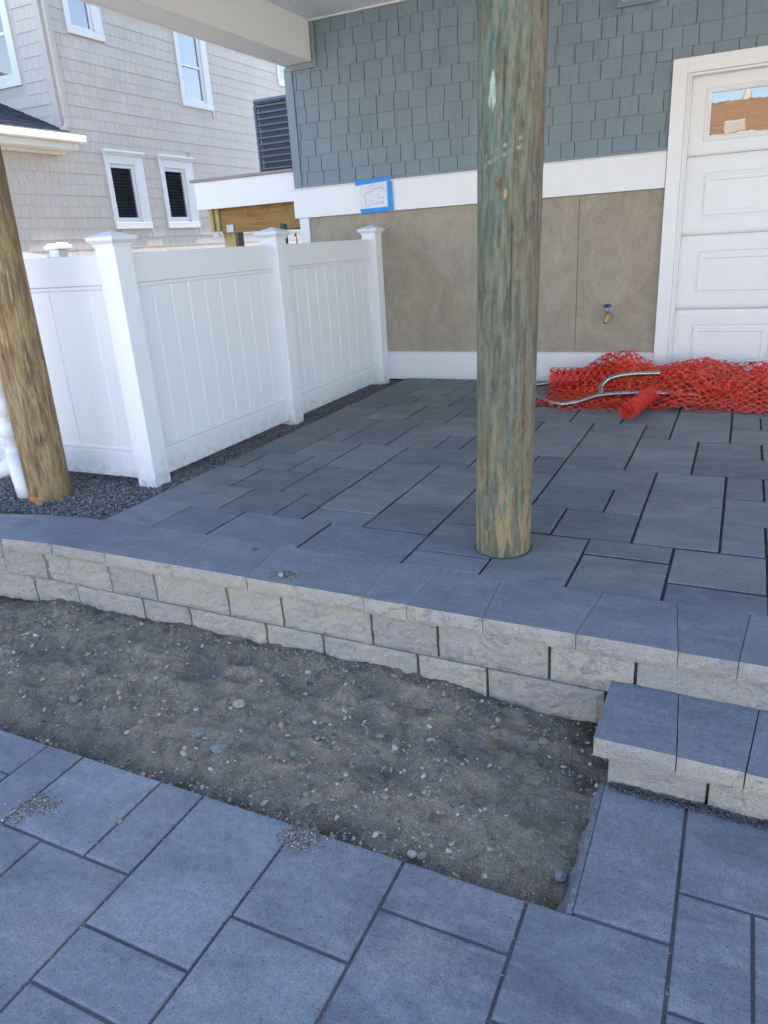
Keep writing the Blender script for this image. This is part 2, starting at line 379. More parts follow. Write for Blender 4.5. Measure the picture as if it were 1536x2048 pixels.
# ------------------------------------------------------------------ upper patio
YL = {0: -3.53, 1: -3.385, 2: -3.225, 3: -3.075, 4: -2.903, 5: -2.76, 6: -2.588, 7: -2.44, 8: -2.277, 9: -2.122, 10: -1.963, 11: -1.80, 12: -1.648, 13: -1.487,
      14: -1.332, 15: -1.165, 16: -1.0, 17: -.855, 18: -.69, 19: -.531, 20: -.36, 21: -.187, 22: -0.03, 23: .19}
XL = lambda k: 2.0537 + .16 * k + (0.012 if k == -12 else 0)
UP = [(-12,0,-10,2),(-10,0,-8,2),(-8,0,-5,2),(-5,0,-2,2),(-12,2,-9,4),(-9,2,-7,4),(-7,2,-6,4),(-12,4,-10,6),(-10,4,-8,6),(-8,4,-6,7),(-6,3,-4,5),(-6,2,-4,3),
 (-12,6,-11,8),(-11,6,-9,8),(-9,6,-8,8),(-12,8,-10,11),(-12,11,-10,12),(-10,8,-8,10),(-10,10,-9,12),(-12,12,-9,14),(-9,10,-7,11),(-9,11,-7,13),(-9,13,-7,14),(-8,9,-6,10),
 (-8,7,-6,9),(-7,10,-5,12),(-5,10,-4,12),(-6,6,-4,8),(-6,5,-4,6),(-4,2,-2,4),(-2,0,0,1),(1,3,3,5),(0,5,2,7),(2,5,3,7),(0,7,3,9),(0,9,2,11),(0,11,2,14),(0,14,2,15),
 (2,9,4,10),(2,10,4,12),(2,12,4,13),(2,13,3,15),(3,13,5,16),(3,16,5,17),(3,8,5,9),(3,6,5,8),(3,3,5,6),(4,11,6,13),(5,15,6,17),(5,7,6,9),(5,3,6,5),(2,2,4,3),(2,0,4,2),
 (4,1,6,3),(4,0,6,1),(-12,14,-10,16),(-12,16,-10,17),(-10,14,-8,15),(-10,15,-8,17),(-8,14,-6,16),(-8,16,-6,17),(-12,17,-9,19),(-9,17,-7,19),(-12,19,-10,21),(-10,19,-8,21),
 (-8,19,-7,21),(-12,21,-9,22),(-6,8,-3,10),(-4,4,-2,7),(-4,7,-2,8),(-2,1,0,3),(-2,3,1,5),(0,0,2,3),(-2,12,0,15),(-2,10,0,12),(-1,8,0,10),(-2,6,0,8),(-3,15,-1,16),
 (4,9,7,11),(5,13,7,15),(5,5,7,7),(-7,12,-4,14),(-7,17,-5,19),(-6,14,-4,15),(-6,15,-4,17),(-12,22,-10,23),(-10,22,-8,23)]
def grid_fill(placed, x0, x1, y0, y1, sizes, blocked=lambda i, j: False):
    occ = set()
    for a, b, c, d in placed:
        for i in range(a, c):
            for j in range(b, d): occ.add((i, j))
    out = []
    rnd = random.Random(5)
    for j in range(y0, y1):
        for i in range(x0, x1):
            if (i, j) in occ or blocked(i, j): continue
            sz = sizes[:]; rnd.shuffle(sz); sz += [(2, 1), (1, 2), (1, 1)]
            for w, h in sz:
                cells = [(i + p, j + q) for p in range(w) for q in range(h)]
                if i + w <= x1 and j + h <= y1 and all(c not in occ and not blocked(*c) for c in cells):
                    out.append((i, j, i + w, j + h)); occ.update(cells); break
    return out
UP += grid_fill(UP, -12, 16, 0, 23, [(2, 2), (2, 3), (3, 2), (2, 2)])
def skew(x, y): return -0.013 * (x - 1.5) * min(1, max(0, (-2.9 - y) / .5))
PM = {}
def paver_mesh(w, d, mat='paver', sand='joint_sand', lip=.010):
    key = (round(w, 3), round(d, 3), mat, sand)
    if key not in PM:
        m = MB(); t = .06; b = .0042; x, y = w / 2, d / 2
        n = 0
        ring = lambda e, z: [(-x + e, -y + e, z), (x - e, -y + e, z), (x - e, y - e, z), (-x + e, y - e, z)]
        V = ring(0, -t) + ring(0, -lip) + ring(0, -b) + ring(b * .35, -b * .3) + ring(b * 1.3, 0)
        m.v = V
        for l in range(4):
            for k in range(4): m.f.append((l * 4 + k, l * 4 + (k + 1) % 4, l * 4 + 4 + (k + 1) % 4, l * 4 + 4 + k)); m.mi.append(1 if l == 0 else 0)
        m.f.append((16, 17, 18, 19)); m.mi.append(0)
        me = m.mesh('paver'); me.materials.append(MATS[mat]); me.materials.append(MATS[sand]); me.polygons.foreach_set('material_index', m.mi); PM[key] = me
    return PM[key]
def lay(parent, rects, XL, YF, z, gx, gy, skewf=None, **kw):
    for a, b, c, d in rects:
        x0, x1, y0, y1 = XL(a) + gx, XL(c) - gx, YF(b) + gy, YF(d) - gy
        o = link('paver', paver_mesh(x1 - x0, y1 - y0, **kw), parent)
        cx, cy = (x0 + x1) / 2, (y0 + y1) / 2
        o.location = (cx, cy + (skewf(cx, cy) if skewf else 0), z + random.uniform(-.0015, .0015))
        o.rotation_euler = (random.gauss(0, .0016), random.gauss(0, .0016), random.gauss(0, .0022) + (-.013 * min(1, max(0, (-2.9 - cy) / .5)) if skewf else 0))
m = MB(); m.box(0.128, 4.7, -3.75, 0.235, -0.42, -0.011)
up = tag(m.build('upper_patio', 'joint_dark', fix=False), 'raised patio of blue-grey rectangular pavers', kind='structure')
# a thin dark ring at the pile foot is painted as its shadow
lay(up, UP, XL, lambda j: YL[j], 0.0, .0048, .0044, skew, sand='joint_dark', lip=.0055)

# ------------------------------------------------------------------ lower patio
LX = lambda k: 1.874 + .1605 * k
LY = lambda j: -4.587 + .1545 * j
LOW = [(-8,-1,-6,0),(-8,-4,-6,-1),(-6,-2,-5,0),(-5,-2,-3,0),(-3,-2,-2,0),(-2,-3,0,0),(0,-2,2,0),(2,-1,4,0),(2,-4,4,-1),(0,-5,2,-2),(4,-2,6,0),(4,-4,6,-2),(-4,-5,-2,-2),
       (-6,-4,-4,-2),(-2,-4,0,-3),(-2,-6,0,-4),(6,1,8,3),(6,-1,7,1),(7,-1,8,1),(6,-3,8,-1)]
LOW += grid_fill(LOW + [(4, 0, 6, 3)], -16, 18, -14, 3, [(2, 2), (2, 3), (3, 2), (2, 2)], lambda i, j: j >= 0 and i < 6)
m = MB(); m.box(-1.0, 4.7, -6.9, -4.60, -0.44, -0.3165); m.box(2.625, 4.7, -4.60, -3.7, -0.44, -0.3165)
lp = tag(m.build('lower_patio', 'joint_sand', fix=False), 'lower patio of blue-grey rectangular pavers', kind='structure')
lay(lp, LOW, LX, LY, -0.31, .0040, .0040)
o = link('paver', paver_mesh(.212, .455), lp); o.location = (2.727, -4.352, -.310)

# ------------------------------------------------------------------ retaining wall and step
def rough_block(name, parent, x0, x1, yf, depth, z0, z1, mats, amp=.005, topmat=0, xb0=None, xb1=None, seed=0, ang=0.0, piv=None, rough_left=False, chamf=.006):
    """Block with a split front face towards -Y; (xb0, xb1) back edge for tapered caps."""
    if xb0 is None: xb0, xb1 = x0, x1
    nu = max(6, int((x1 - x0) / .022)); nv = max(4, int((z1 - z0) / .016))
    V = []; Fc = []; MI = []
    def P(x, y, z):
        p = Vector((x, y, z))
        if ang: q = p - piv; q.rotate(Matrix.Rotation(ang, 3, 'Z')); p = piv + q
        V.append(tuple(p)); return len(V) - 1
    g = []
    for j in range(nv + 1):
        row = []
        for i in range(nu + 1):
            u, w = i / nu, j / nv
            x = x0 + (x1 - x0) * u; z = z0 + (z1 - z0) * w
            eu = min(u * (x1 - x0), (1 - u) * (x1 - x0)); ew = min(w * (z1 - z0), (1 - w) * (z1 - z0))
            d = amp * (nz(x * 20, seed * 3.1, z * 24) + .55 * (1 - 2 * abs(nz(x * 38, seed, z * 44))) + .6 * nz(x * 85, seed, z * 85))
            e = min(eu, ew)
            if e < chamf: d += (chamf - e) * (1.0 if ew > eu else .75)
            if j == nv: d = amp * .6 * nz(x * 50, seed, 3) + .003
            row.append(P(x, yf + d, z + (amp * .2 * nz(x * 45, seed, 9) if 0 < j < nv else 0)))
        g.append(row)
    for j in range(nv):
        for i in range(nu): Fc.append((g[j][i], g[j][i + 1], g[j + 1][i + 1], g[j + 1][i])); MI.append(0)
    b = [P(xb0, yf + depth, z0), P(xb1, yf + depth, z0), P(xb1, yf + depth, z1), P(xb0, yf + depth, z1)]
    top = [g[nv][i] for i in range(nu + 1)]
    Fc.append(tuple(top + [b[2], b[3]])); MI.append(topmat)
    Fc.append(tuple(([g[0][i] for i in range(nu + 1)] + [b[1], b[0]])[::-1])); MI.append(0)
    Fc.append(tuple([g[j][nu] for j in range(nv + 1)][::-1] + [b[2], b[1]][::-1] if False else [g[j][nu] for j in range(nv, -1, -1)] + [b[1], b[2]])); MI.append(0)
    Fc.append(tuple([g[j][0] for j in range(nv + 1)] + [b[3], b[0]])); MI.append(0)
    Fc.append((b[1], b[0], b[3], b[2])); MI.append(0)
    me = bpy.data.meshes.new(name); me.from_pydata(V, [], Fc)
    for q in mats: me.materials.append(MATS[q])
    me.polygons.foreach_set('material_index', MI); me.update()
    return link(name, me, parent)
YF = lambda x: -3.843 - .013 * (x - 1.5)
rw = thing('retaining_wall', (1.3, -3.7, -.4), 'low curved retaining wall of tan split-face blocks with blue-grey caps', 'wall')
piv = Vector((0.135, YF(0.135), 0))
caps = [(.135, .112), (.465, .478), (.833, .82), (1.212, 1.163), (1.441, 1.456), (1.724, 1.682), (1.892, 1.905), (2.169, 2.14), (2.472, 2.50), (2.77, 2.738), (2.931, 2.957), (3.24, 3.21), (3.5, 3.52), (3.86, 3.83), (4.2, 4.22), (4.6, 4.58)]
for i, ((f0, b0), (f1, b1)) in enumerate(zip(caps, caps[1:])):
    rough_block('cap', rw, f0 + .001, f1 - .001, YF((f0 + f1) / 2), .312, -.062, 0.0 + random.uniform(-.0012, .0012), ['split_face', 'cap_top'], .0032, 1, b0 + .001, b1 - .001, i, -.013, Vector(((f0 + f1) / 2, YF((f0 + f1) / 2), 0)))
def lean_run(edges, z0, z1, yo, nm, seed):
    for i, (a, b) in enumerate(zip(edges, edges[1:])):
        if a < -.4:
            continue
        rough_block(nm, rw, a + .005, b - .005, YF((a + b) / 2) + yo, .24, z0, z1, ['split_face'], .0048, 0, None, None, seed + i, -.013, Vector(((a + b) / 2, YF((a + b) / 2), 0)))
lean_run([.049, .455, .714, 1.095, 1.356, 1.742, 1.999, 2.388, 2.654, 3.04, 3.3, 3.69, 3.95, 4.33, 4.6], -.196, -.066, .014, 'block', 40)
lean_run([-.056, .23, .626, .883, 1.268, 1.529, 1.92, 2.178, 2.57, 2.83, 3.22, 3.48, 3.87, 4.13, 4.6], -.332, -.200, .012, 'block', 80)
# curved return to the left: pieces turned step by step towards the viewer's side
def curve_run(nm, x_end, lens, z0, z1, yo, dep, mats, tm, seed, amp):
    p = Vector((x_end, YF(x_end) + yo, 0)); a = R(5)
    for i, L in enumerate(lens):
        d = Vector((-math.cos(a), -math.sin(a), 0))
        q = p + d * L
        # block drawn along +X from q to p
        rough_block(nm, rw, q.x + .0015, q.x + L - .0015, q.y, dep, z0, z1, mats, amp, tm, q.x - .07 * dep + .001, q.x + L + (.10 if i == 0 else .07) * dep - .001, seed + i, a, q.copy())
        p = q; a += R(8)
curve_run('cap', .134, [.30, .34, .3, .34, .3], -.062, 0, 0, .31, ['split_face', 'cap_top'], 1, 120, .0045)
curve_run('block', .047, [.25, .38, .26, .38, .3], -.196, -.066, .014, .24, ['split_face'], 0, 140, .006)
curve_run('block', -.058, [.38, .26, .38, .26, .3], -.332, -.200, .012, .24, ['split_face'], 0, 160, .006)
part('fill', rw, 'joint_sand', (-.05, 4.6, -3.60, -3.535, -.42, -.07))
part('joint_fill', rw, 'joint_grit', (.05, 4.6, -3.806, -3.66, -.335, -.068))
st = thing('stone_step', (3.4, -4.0, -.31), 'single stone step of blue-grey caps in front of the retaining wall', 'step')
scap = [(2.584, 2.582), (2.802, 2.779), (2.967, 2.997), (3.27, 3.25), (3.5, 3.52), (3.85, 3.83), (4.2, 4.2)]
for i, ((f0, b0), (f1, b1)) in enumerate(zip(scap, scap[1:])):
    c = (f0 + f1) / 2
    rough_block('cap', st, f0 + .0015, f1 - .0015, -4.14 - .016 * (c - 2.6) / .3 * .5, .303, -.213, -.150, ['split_face', 'cap_top'], .0032, 1, b0 + .0015, b1 - .0015, 200 + i, -.013, Vector((c, -4.0, 0)))
sb = [2.622, 2.885, 3.26, 3.52, 3.9, 4.16]
for i, (a, b) in enumerate(zip(sb, sb[1:])):
    rough_block('block', st, a + .004, b - .004, -4.118 - .016 * ((a + b) / 2 - 2.6) / .3 * .5, .26, -.36, -.2135, ['split_face'], .0048, 0, None, None, 220 + i, -.013, Vector(((a + b) / 2, -4.0, 0)))
part('joint_fill', st, 'joint_grit', (2.64, 4.15, -4.085, -3.95, -.36, -.2145))
# dark joint sand swept against the foot of the step
sp = [(random.uniform(2.63, 3.6), -4.125 - random.random() ** 2 * .03, -.309 + random.uniform(0, .012), random.uniform(.002, .005)) for _ in range(1600)]
stones('joint_sand_spill', 'joint_sand', sp, 'dark joint sand heaped along the foot of the step', 'stuff')

# ------------------------------------------------------------------ bare dirt bed
def dirt_h(x, y):
    h = -.322 + .024 * nz(x * 2.3, y * 2.8, 1) + .018 * nz(x * 6.5, y * 7.5, 4) + .013 * nz(x * 15, y * 17, 2) + .008 * nz(x * 36, y * 36, 5) + .004 * nz(x * 80, y * 80, 6)
    f = min(1, max(0, (y + 4.60) / .8))
    h += -.030 * (1 - min(1, (y + 4.60) / .16)) if y < -4.44 else 0
    h += .030 * max(0, min(1, (f - .45) / .5)) * (1 if x > .4 else max(0, (x + .3) / .7))
    if x < .1: h -= .006 * min(1, (.1 - x) / .6)
    if x > 2.15: h -= .035 * min(1, (x - 2.15) / .25)
    # boot and wheel marks
    for (mx, my, mr, md) in ((1.55, -3.98, .11, .02), (1.80, -3.95, .07, .014), (1.12, -4.06, .09, .016), (2.33, -4.04, .05, .018), (.75, -4.1, .10, .013), (1.97, -3.98, .08, .017), (.35, -4.15, .12, .012), (1.3, -4.05, .05, .015), (1.25, -3.95, .06, .013)):
        d2 = ((x - mx) ** 2 + ((y - my) * 1.5) ** 2) / mr ** 2
        if d2 < 6: h -= 1.5 * md * math.exp(-d2) - .7 * md * math.exp(-(math.sqrt(d2) - 1.5) ** 2 * 3)
    # curved tyre scuff
    rr = math.hypot(x - 1.62, (y + 4.22) * 1.15)
    if y < -4.02 and x > 1.55: h -= .011 * math.exp(-((rr - .40) / .022) ** 2) - .006 * math.exp(-((rr - .455) / .03) ** 2)
    return h
NX, NY = 520, 124
V = []; Fc = []; damp = []
for j in range(NY + 1):
    for i in range(NX + 1):
        x = -1.0 + 3.63 * i / NX; y = -4.605 + .80 * j / NY
        V.append((x, y, dirt_h(x, y)))
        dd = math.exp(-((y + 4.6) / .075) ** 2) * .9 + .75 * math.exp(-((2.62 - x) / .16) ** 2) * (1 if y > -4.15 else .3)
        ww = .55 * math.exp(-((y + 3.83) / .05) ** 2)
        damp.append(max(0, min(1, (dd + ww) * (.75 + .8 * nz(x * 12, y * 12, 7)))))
for j in range(NY):
    for i in range(NX):
        a = j * (NX + 1) + i; Fc.append((a, a + 1, a + NX + 2, a + NX + 1))
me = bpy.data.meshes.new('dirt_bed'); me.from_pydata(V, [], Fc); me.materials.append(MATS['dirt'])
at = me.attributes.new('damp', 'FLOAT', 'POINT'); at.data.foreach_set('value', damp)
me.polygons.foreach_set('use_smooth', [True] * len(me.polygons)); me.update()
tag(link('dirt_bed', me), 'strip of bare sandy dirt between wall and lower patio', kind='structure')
sp = []
for _ in range(11000):
    x, y = random.uniform(-.6, 2.6), random.uniform(-4.59, -3.85)
    if nz(x * 3, y * 3, 11) < random.uniform(-.5, .25): continue
    r = .0016 + .0095 * random.random() ** 6
    sp.append((x, y, dirt_h(x, y) + r * .12, r))
for _ in range(26000):     # fine grit
    x, y = random.uniform(-.3, 2.6), random.uniform(-4.59, -3.85)
    if nz(x * 5, y * 5, 17) + .5 * nz(x * 14, y * 14, 3) < random.uniform(-.4, .5): continue
    r = random.uniform(.0009, .0026); sp.append((x, y, dirt_h(x, y) + r * .2, r))
for _ in range(1100):      # crumbs gathered along the paver edge and the wall foot
    x = random.uniform(0, 2.6); y = -4.585 + abs(random.gauss(0, .03)) if random.random() < .6 else -3.845 - abs(random.gauss(0, .02))
    r = random.uniform(.002, .006); sp.append((x, y, dirt_h(x, y) + r * .3, r))
stones('pebbles', 'pebble_mix', sp, 'scattered pebbles and grit over the bare dirt', 'stuff')
def rock(name, x, y, z, sx, sy, sz, mat, label, group=None, seed=0, rot=0.0):
    bm = bmesh.new(); bmesh.ops.create_icosphere(bm, subdivisions=2, radius=1)
    for v in bm.verts:
        k = 1 + .28 * nz(v.co.x * 1.3 + seed * 7, v.co.y * 1.3, v.co.z * 1.3) + .1 * nz(v.co.x * 4, v.co.y * 4 + seed, v.co.z * 4)
        v.co = Vector((v.co.x * sx * k, v.co.y * sy * k, v.co.z * sz * k))
    bmesh.ops.rotate(bm, verts=bm.verts, matrix=Matrix.Rotation(rot, 3, 'Z'))
    me = bpy.data.meshes.new(name); bm.to_mesh(me); bm.free(); me.materials.append(MATS[mat])
    o = link(name, me); o.location = (x, y, z); return tag(o, label, 'stone', group)
D = lambda x, y: dirt_h(x, y)
rock('stone', 1.391, -4.186, D(1.391, -4.186) + .010, .021, .015, .016, 'stone_pale', 'pale angular stone standing up from the bare dirt', None, 1, .7)
rock('stone', 1.467, -4.40, D(1.467, -4.4) + .004, .032, .026, .006, 'stone_green', 'flat grey-green stone chip on the dirt near the lower pavers', None, 2, .3)
GL = 'small rounded pebble lying loose on the bare dirt'; GG = 'rounded pebbles on the dirt'
for i, (x, y, r, mt) in enumerate([(.786, -4.362, .02, 'stone_green'), (1.344, -4.346, .018, 'stone_green'), (1.127, -4.384, .013, 'stone_tan'), (1.92, -4.157, .012, 'stone_tan'), (1.991, -4.195, .012, 'stone_pale'), (2.41, -3.985, .016, 'stone_tan'), (2.563, -4.44, .017, 'stone_green'), (2.198, -4.545, .013, 'stone_pale'), (2.222, -4.538, .013, 'stone_tan'), (1.194, -4.071, .011, 'stone_green'), (1.517, -3.93, .011, 'stone_pale'), (1.70, -4.33, .013, 'stone_green'), (2.05, -4.4, .012, 'stone_tan'), (.98, -4.15, .012, 'stone_pale'), (.55, -4.3, .014, 'stone_tan'), (1.25, -4.25, .010, 'stone_pale'), (2.16, -4.2, .010, 'stone_green'), (1.83, -4.47, .012, 'stone_tan'), (.72, -4.02, .011, 'stone_pale'), (1.6, -4.2, .009, 'stone_green')]):
    rock('pebble', x, y, D(x, y) + r * .35, r * 1.15, r * .9, r * .62, mt, GL, GG, 10 + i, i * 1.3)
rock('stone', 1.344, -3.787, .007, .013, .010, .010, 'stone_pale', 'white pebble in a small pile of grit on the wall cap', None, 41)
rock('stone', 1.362, -3.772, .006, .014, .011, .008, 'gravel_base', 'dark crumb of grit on the wall cap', None, 42)
rock('stone', 1.383, -3.742, .005, .008, .006, .006, 'stone_tan', 'tiny tan pebble lying on the wall cap', None, 43)
rock('stone', 1.095, -3.60, .006, .011, .009, .006, 'gravel_base', 'grey pebble on the wall cap beside the upper pavers', None, 44)
rock('stone', 1.396, -4.767, -.304, .009, .008, .007, 'stone_tan', 'small tan pebble lying on a lower paver', None, 45)
rock('stone', -.415, -3.405, -.012, .026, .019, .016, 'stone_tan', 'tan stone in the gravel at the foot of the pale piling', None, 46)
sp = []
for (x, y, z, s, n) in ((1.905, -4.625, -.310, .028, 700), (1.12, -4.80, -.310, .03, 380), (1.09, -4.86, -.310, .022, 240), (1.355, -3.77, 0.0, .03, 260), (2.333, -4.04, D(2.333, -4.04), .03, 260)):
    for _ in range(n):
        r = random.uniform(.0012, .0036); sp.append((x + random.gauss(0, s), y + random.gauss(0, s * .7), z + r * .4 + (.004 * random.random() if n > 300 else 0), r))
for _ in range(420):
    sp.append((random.uniform(-.1, 3), random.uniform(-3.8, -.3), .0005, random.uniform(.0006, .002)))
for _ in range(160):
    sp.append((LX(random.choice([-3, -2, 0, 2, 4, 6])) + random.gauss(0, .004), random.uniform(-5.3, -4.6), -.3150, random.uniform(.0015, .0035)))
stones('grit', 'pebble_mix', sp, 'fine grit spilled on pavers and wall cap', 'stuff')
def clump(x, y, z, r, h, seed):
    V = [(x, y, z + h)]; Fc = []; n = 22; k = 5
    for j in range(1, k + 1):
        for i in range(n):
            a = 2 * math.pi * i / n; q = r * (j / k) * (1 + .7 * nz(math.cos(a) * 1.9, math.sin(a) * 1.9, seed) + .35 * nz(math.cos(a) * 5, math.sin(a) * 5, seed))
            V.append((x + q * math.cos(a) * 1.3, y + q * math.sin(a), z - .0005 + h * (1 - (j / k) ** 1.5) * (1 + .8 * nz(a * 3, j, seed)) if j < k else z - .001))
    for i in range(n): Fc.append((0, 1 + i, 1 + (i + 1) % n))
    for j in range(k - 1):
        for i in range(n): p, q = 1 + j * n + i, 1 + j * n + (i + 1) % n; Fc.append((p, p + n, q + n, q))
    return V, Fc
V = []; Fc = []
for (x, y, z, r, h, sd) in ((1.905, -4.622, -.3095, .032, .006, 1), (1.11, -4.78, -.3095, .014, .0015, 2), (1.365, -3.765, .0005, .012, .002, 4)):
    v, f = clump(x, y, z, r, h, sd); n0 = len(V); V += v; Fc += [tuple(n0 + q for q in g) for g in f]
me = bpy.data.meshes.new('dirt_spill'); me.from_pydata(V, [], Fc); me.materials.append(MATS['dirt']); me.update()
tag(link('dirt_spill', me), 'thin smears of spilled sandy dirt on paving and cap', kind='stuff')
# concrete haunch along the cut paver edge
V = []; Fc = []; n = 40
for i in range(n + 1):
    y = -4.585 + .47 * i / n; w = .036 + .016 * nz(y * 14, 3) + .008 * nz(y * 40, 1); q = .014 * nz(y * 22, 8) + .006 * nz(y * 70, 2)
    V += [(2.619, y, -.314), (2.606 + q * .3, y, -.318 + q * .3), (2.619 - w * .55, y, -.337 + q * .6), (2.619 - w, y, -.372)]
for i in range(n):
    for k in range(3): a = i * 4 + k; Fc.append((a, a + 4, a + 5, a + 1))
V0 = len(V); me = bpy.data.meshes.new('concrete_edging'); me.from_pydata(V, [], Fc); me.materials.append(MATS['haunch_concrete']); me.update()
ho = tag(link('concrete_edging', me), 'rough grey concrete edging along the cut paver by the step', 'edging')
so = ho.modifiers.new('thick', 'SOLIDIFY'); so.thickness = .02; so.offset = -1

# ------------------------------------------------------------------ pilings
def pile(name, bx, by, tx, ty, zt, z0, z1, r, mat, label, stainf, seed, rout):
    """Round pile whose axis passes (bx,by) at z=0 and (tx,ty) at z=zt."""
    nu, nz_ = 200, int((z1 - z0) / .009)
    V = []; Fc = []; C = []
    for j in range(nz_ + 1):
        z = z0 + (z1 - z0) * j / nz_; t = z / zt; cx, cy = bx + (tx - bx) * t, by + (ty - by) * t
        for i in range(nu):
            a = 2 * math.pi * i / nu; ca, sa = math.cos(a), math.sin(a)
            d = .0045 * nz(ca * 1.6 + seed, sa * 1.6, z * .9) + .0022 * nz(ca * 9 + seed, sa * 9, z * 1.6) + .0012 * nz(ca * 22, sa * 22 + seed, z * 4)
            for (ka, kz, kw) in rout:      # drying checks
                aa = (a - ka - .05 * math.sin(z * 2.3 + seed) + math.pi) % (2 * math.pi) - math.pi
                d -= .011 * math.exp(-(aa / .016) ** 2) * max(0, 1 - abs(z - kz) / kw)
            rr = r + d
            V.append((cx + rr * ca, cy + rr * sa, z)); C.append(stainf(a, z))
    for j in range(nz_):
        for i in range(nu):
            p = j * nu + i; q = j * nu + (i + 1) % nu; Fc.append((p, q, q + nu, p + nu))
    Fc.append(tuple(nz_ * nu + i for i in range(nu)))
    me = bpy.data.meshes.new(name); me.from_pydata(V, [], Fc); me.materials.append(MATS[mat])
    ca = me.color_attributes.new('stain', 'FLOAT_COLOR', 'POINT')
    ca.data.foreach_set('color', [q for c in C for q in (c[0], c[1], c[2], 1.0)])
    me.polygons.foreach_set('use_smooth', [True] * len(me.polygons)); me.update()
    return me
def lerp(a, b, t): t = min(1, max(0, t)); return tuple(p + (q - p) * t for p, q in zip(a, b))
FACE = -1.28      # angle of the centre pile that looks at the camera
def sst(a, b, x):
    t = min(1, max(0, (x - a) / (b - a))); return t * t * (3 - 2 * t)
def fbm(x, y, z, o=4):
    v = 0; k = 1
    for i in range(o): v += k * nz(x, y, z); x *= 2.1; y *= 2.1; z *= 2.1; k *= .55
    return v
def stain_old(a, z):
    da = (a - FACE + math.pi) % (2 * math.pi) - math.pi       # negative = left in view
    ca, sa = math.cos(a), math.sin(a)
    n1 = fbm(ca * 1.8, sa * 1.8, z * 2.6); n2 = fbm(ca * 4 + 5, sa * 4, z * 4.5); n3 = fbm(ca * 6, sa * 6 + 2, z * 8.0); n4 = fbm(ca * 3 + 11, sa * 3, z * 7.0)
    green = lerp((.078, .092, .055), (.132, .145, .09), .5 + n2)
    teal = (.075, .135, .108)
    brown = lerp((.195, .14, .09), (.125, .092, .06), .5 + n2)
    gold = (.3, .21, .1); grey = (.15, .14, .115)
    t = (da + .5 * n1 + .2 * n3) / .9
    c = lerp(green, brown, sst(.2, .9, t) * .85)
    hi = sst(.85, 1.5, z)
    c = lerp(c, teal, sst(.0, .5, -t) * hi * (.55 + .6 * n2))
    c = lerp(c, grey, sst(.05, .32, n4) * .5)
    c = lerp(c, (.055, .058, .045), sst(.1, .34, n3) * .5)
    c = lerp(c, brown, sst(.1, .36, -n4) * .45)
    c = lerp(c, (.19, .175, .13), sst(.12, .36, -n3) * .4)
    lo = sst(.1, .75, .8 - z)
    c = lerp(c, gold, lo * sst(.0, .28, n3 * .6 + n2 * .7) * .8)
    for (kd, kz, kr) in ((.62, .53, .014), (-.3, 1.33, .012)):      # knots
        e = math.sqrt(((da - kd) * .11 / kr) ** 2 + ((z - kz) / (kr * 1.25)) ** 2)
        e += 1.1 * fbm(ca * 16, sa * 16, z * 16)
        if e < 2.4: c = lerp((.085, .06, .04) if e < .6 else (.15, .105, .062), c, sst(.2, 2.4, e))
    if abs(z - 1.60) < .1:          # old pale paint daub
        e = ((da + .56) / .17) ** 2 + ((z - 1.605) / .05) ** 2 + 1.3 * fbm(ca * 22, sa * 22, z * 12)
        c = lerp(c, (.32, .37, .31), sst(.9, .5, e) * .85 if e < .9 else 0)
    if abs(z - 1.41) < .06 and -.85 < da < .35:   # strap scar
        w = math.exp(-((z - 1.39 - .05 * (da + .8) / 1.2) / .004) ** 2) + .7 * math.exp(-((z - 1.415 - .05 * (da + .8) / 1.2) / .003) ** 2)
        c = lerp(c, (.27, .33, .27), min(1, w) * max(0, .45 + .9 * n3))
    if ((da + .14) / .05) ** 2 + ((z - 1.30) / .014) ** 2 < 1: c = (.42, .26, .11)
    return c
pm = pile('wooden_piling', 2.0667, -3.2686, 2.103, -3.258, 1.83, -.2, 2.93, .1085, 'weathered_pile', '', stain_old, 3, [(FACE + .12, 1.0, .7), (FACE - .25, 1.55, .3), (FACE + .7, .5, .6), (FACE - .6, .3, .4)])
tag(link('wooden_piling', pm), 'weathered green-stained round timber piling rising through the upper pavers', 'piling')
def stain_new(a, z):
    ca, sa = math.cos(a), math.sin(a)
    n1 = fbm(ca * 2 + 9, sa * 2, z * 3); n2 = fbm(ca * 5, sa * 5 + 4, z * 6); n3 = fbm(ca * 10, sa * 10 + 7, z * 8)
    c = lerp((.30, .205, .10), (.215, .14, .066), .5 + 1.3 * n1)
    c = lerp(c, (.16, .104, .056), sst(.05, .4, fbm(ca * 3, sa * 3 + 4, z * 5)) * .8)
    for (ka, kz, kr) in ((-.62, .31, .020), (-1.35, .75, .016)):
        e = math.sqrt((((a - ka + math.pi) % (2 * math.pi) - math.pi) * .11 / kr) ** 2 + ((z - kz) / (kr * 1.4)) ** 2)
        e += 1.1 * fbm(ca * 16, sa * 16, z * 16)
        if e < 2.6: c = lerp((.07, .042, .025) if e < .5 else (.16, .1, .055), c, sst(.2, 2.6, e))
    c = lerp(c, (.37, .29, .16), max(0, n3 * 1.5 - .2))
    if z > 1.2: c = lerp(c, (.16, .125, .09), min(1, (z - 1.2) / .6) * .6)
    if z < .005 + .006 * nz(a * 4, 2): 
        if -2.9 < a - 2 * math.pi * (a > math.pi) < -1.1: c = (.6, .2, .08)
    return c
pm = pile('wooden_piling', -.5134, -3.2506, -.492, -3.236, 2.3, -.2, 2.62, .1125, 'fresh_pile', '', stain_new, 8, [(-.95, 1.2, 1.4), (-.3, .7, .5), (-1.7, .3, .5)])
tag(link('wooden_piling', pm), 'pale brown round timber piling in the gravel beside the white fence', 'piling')
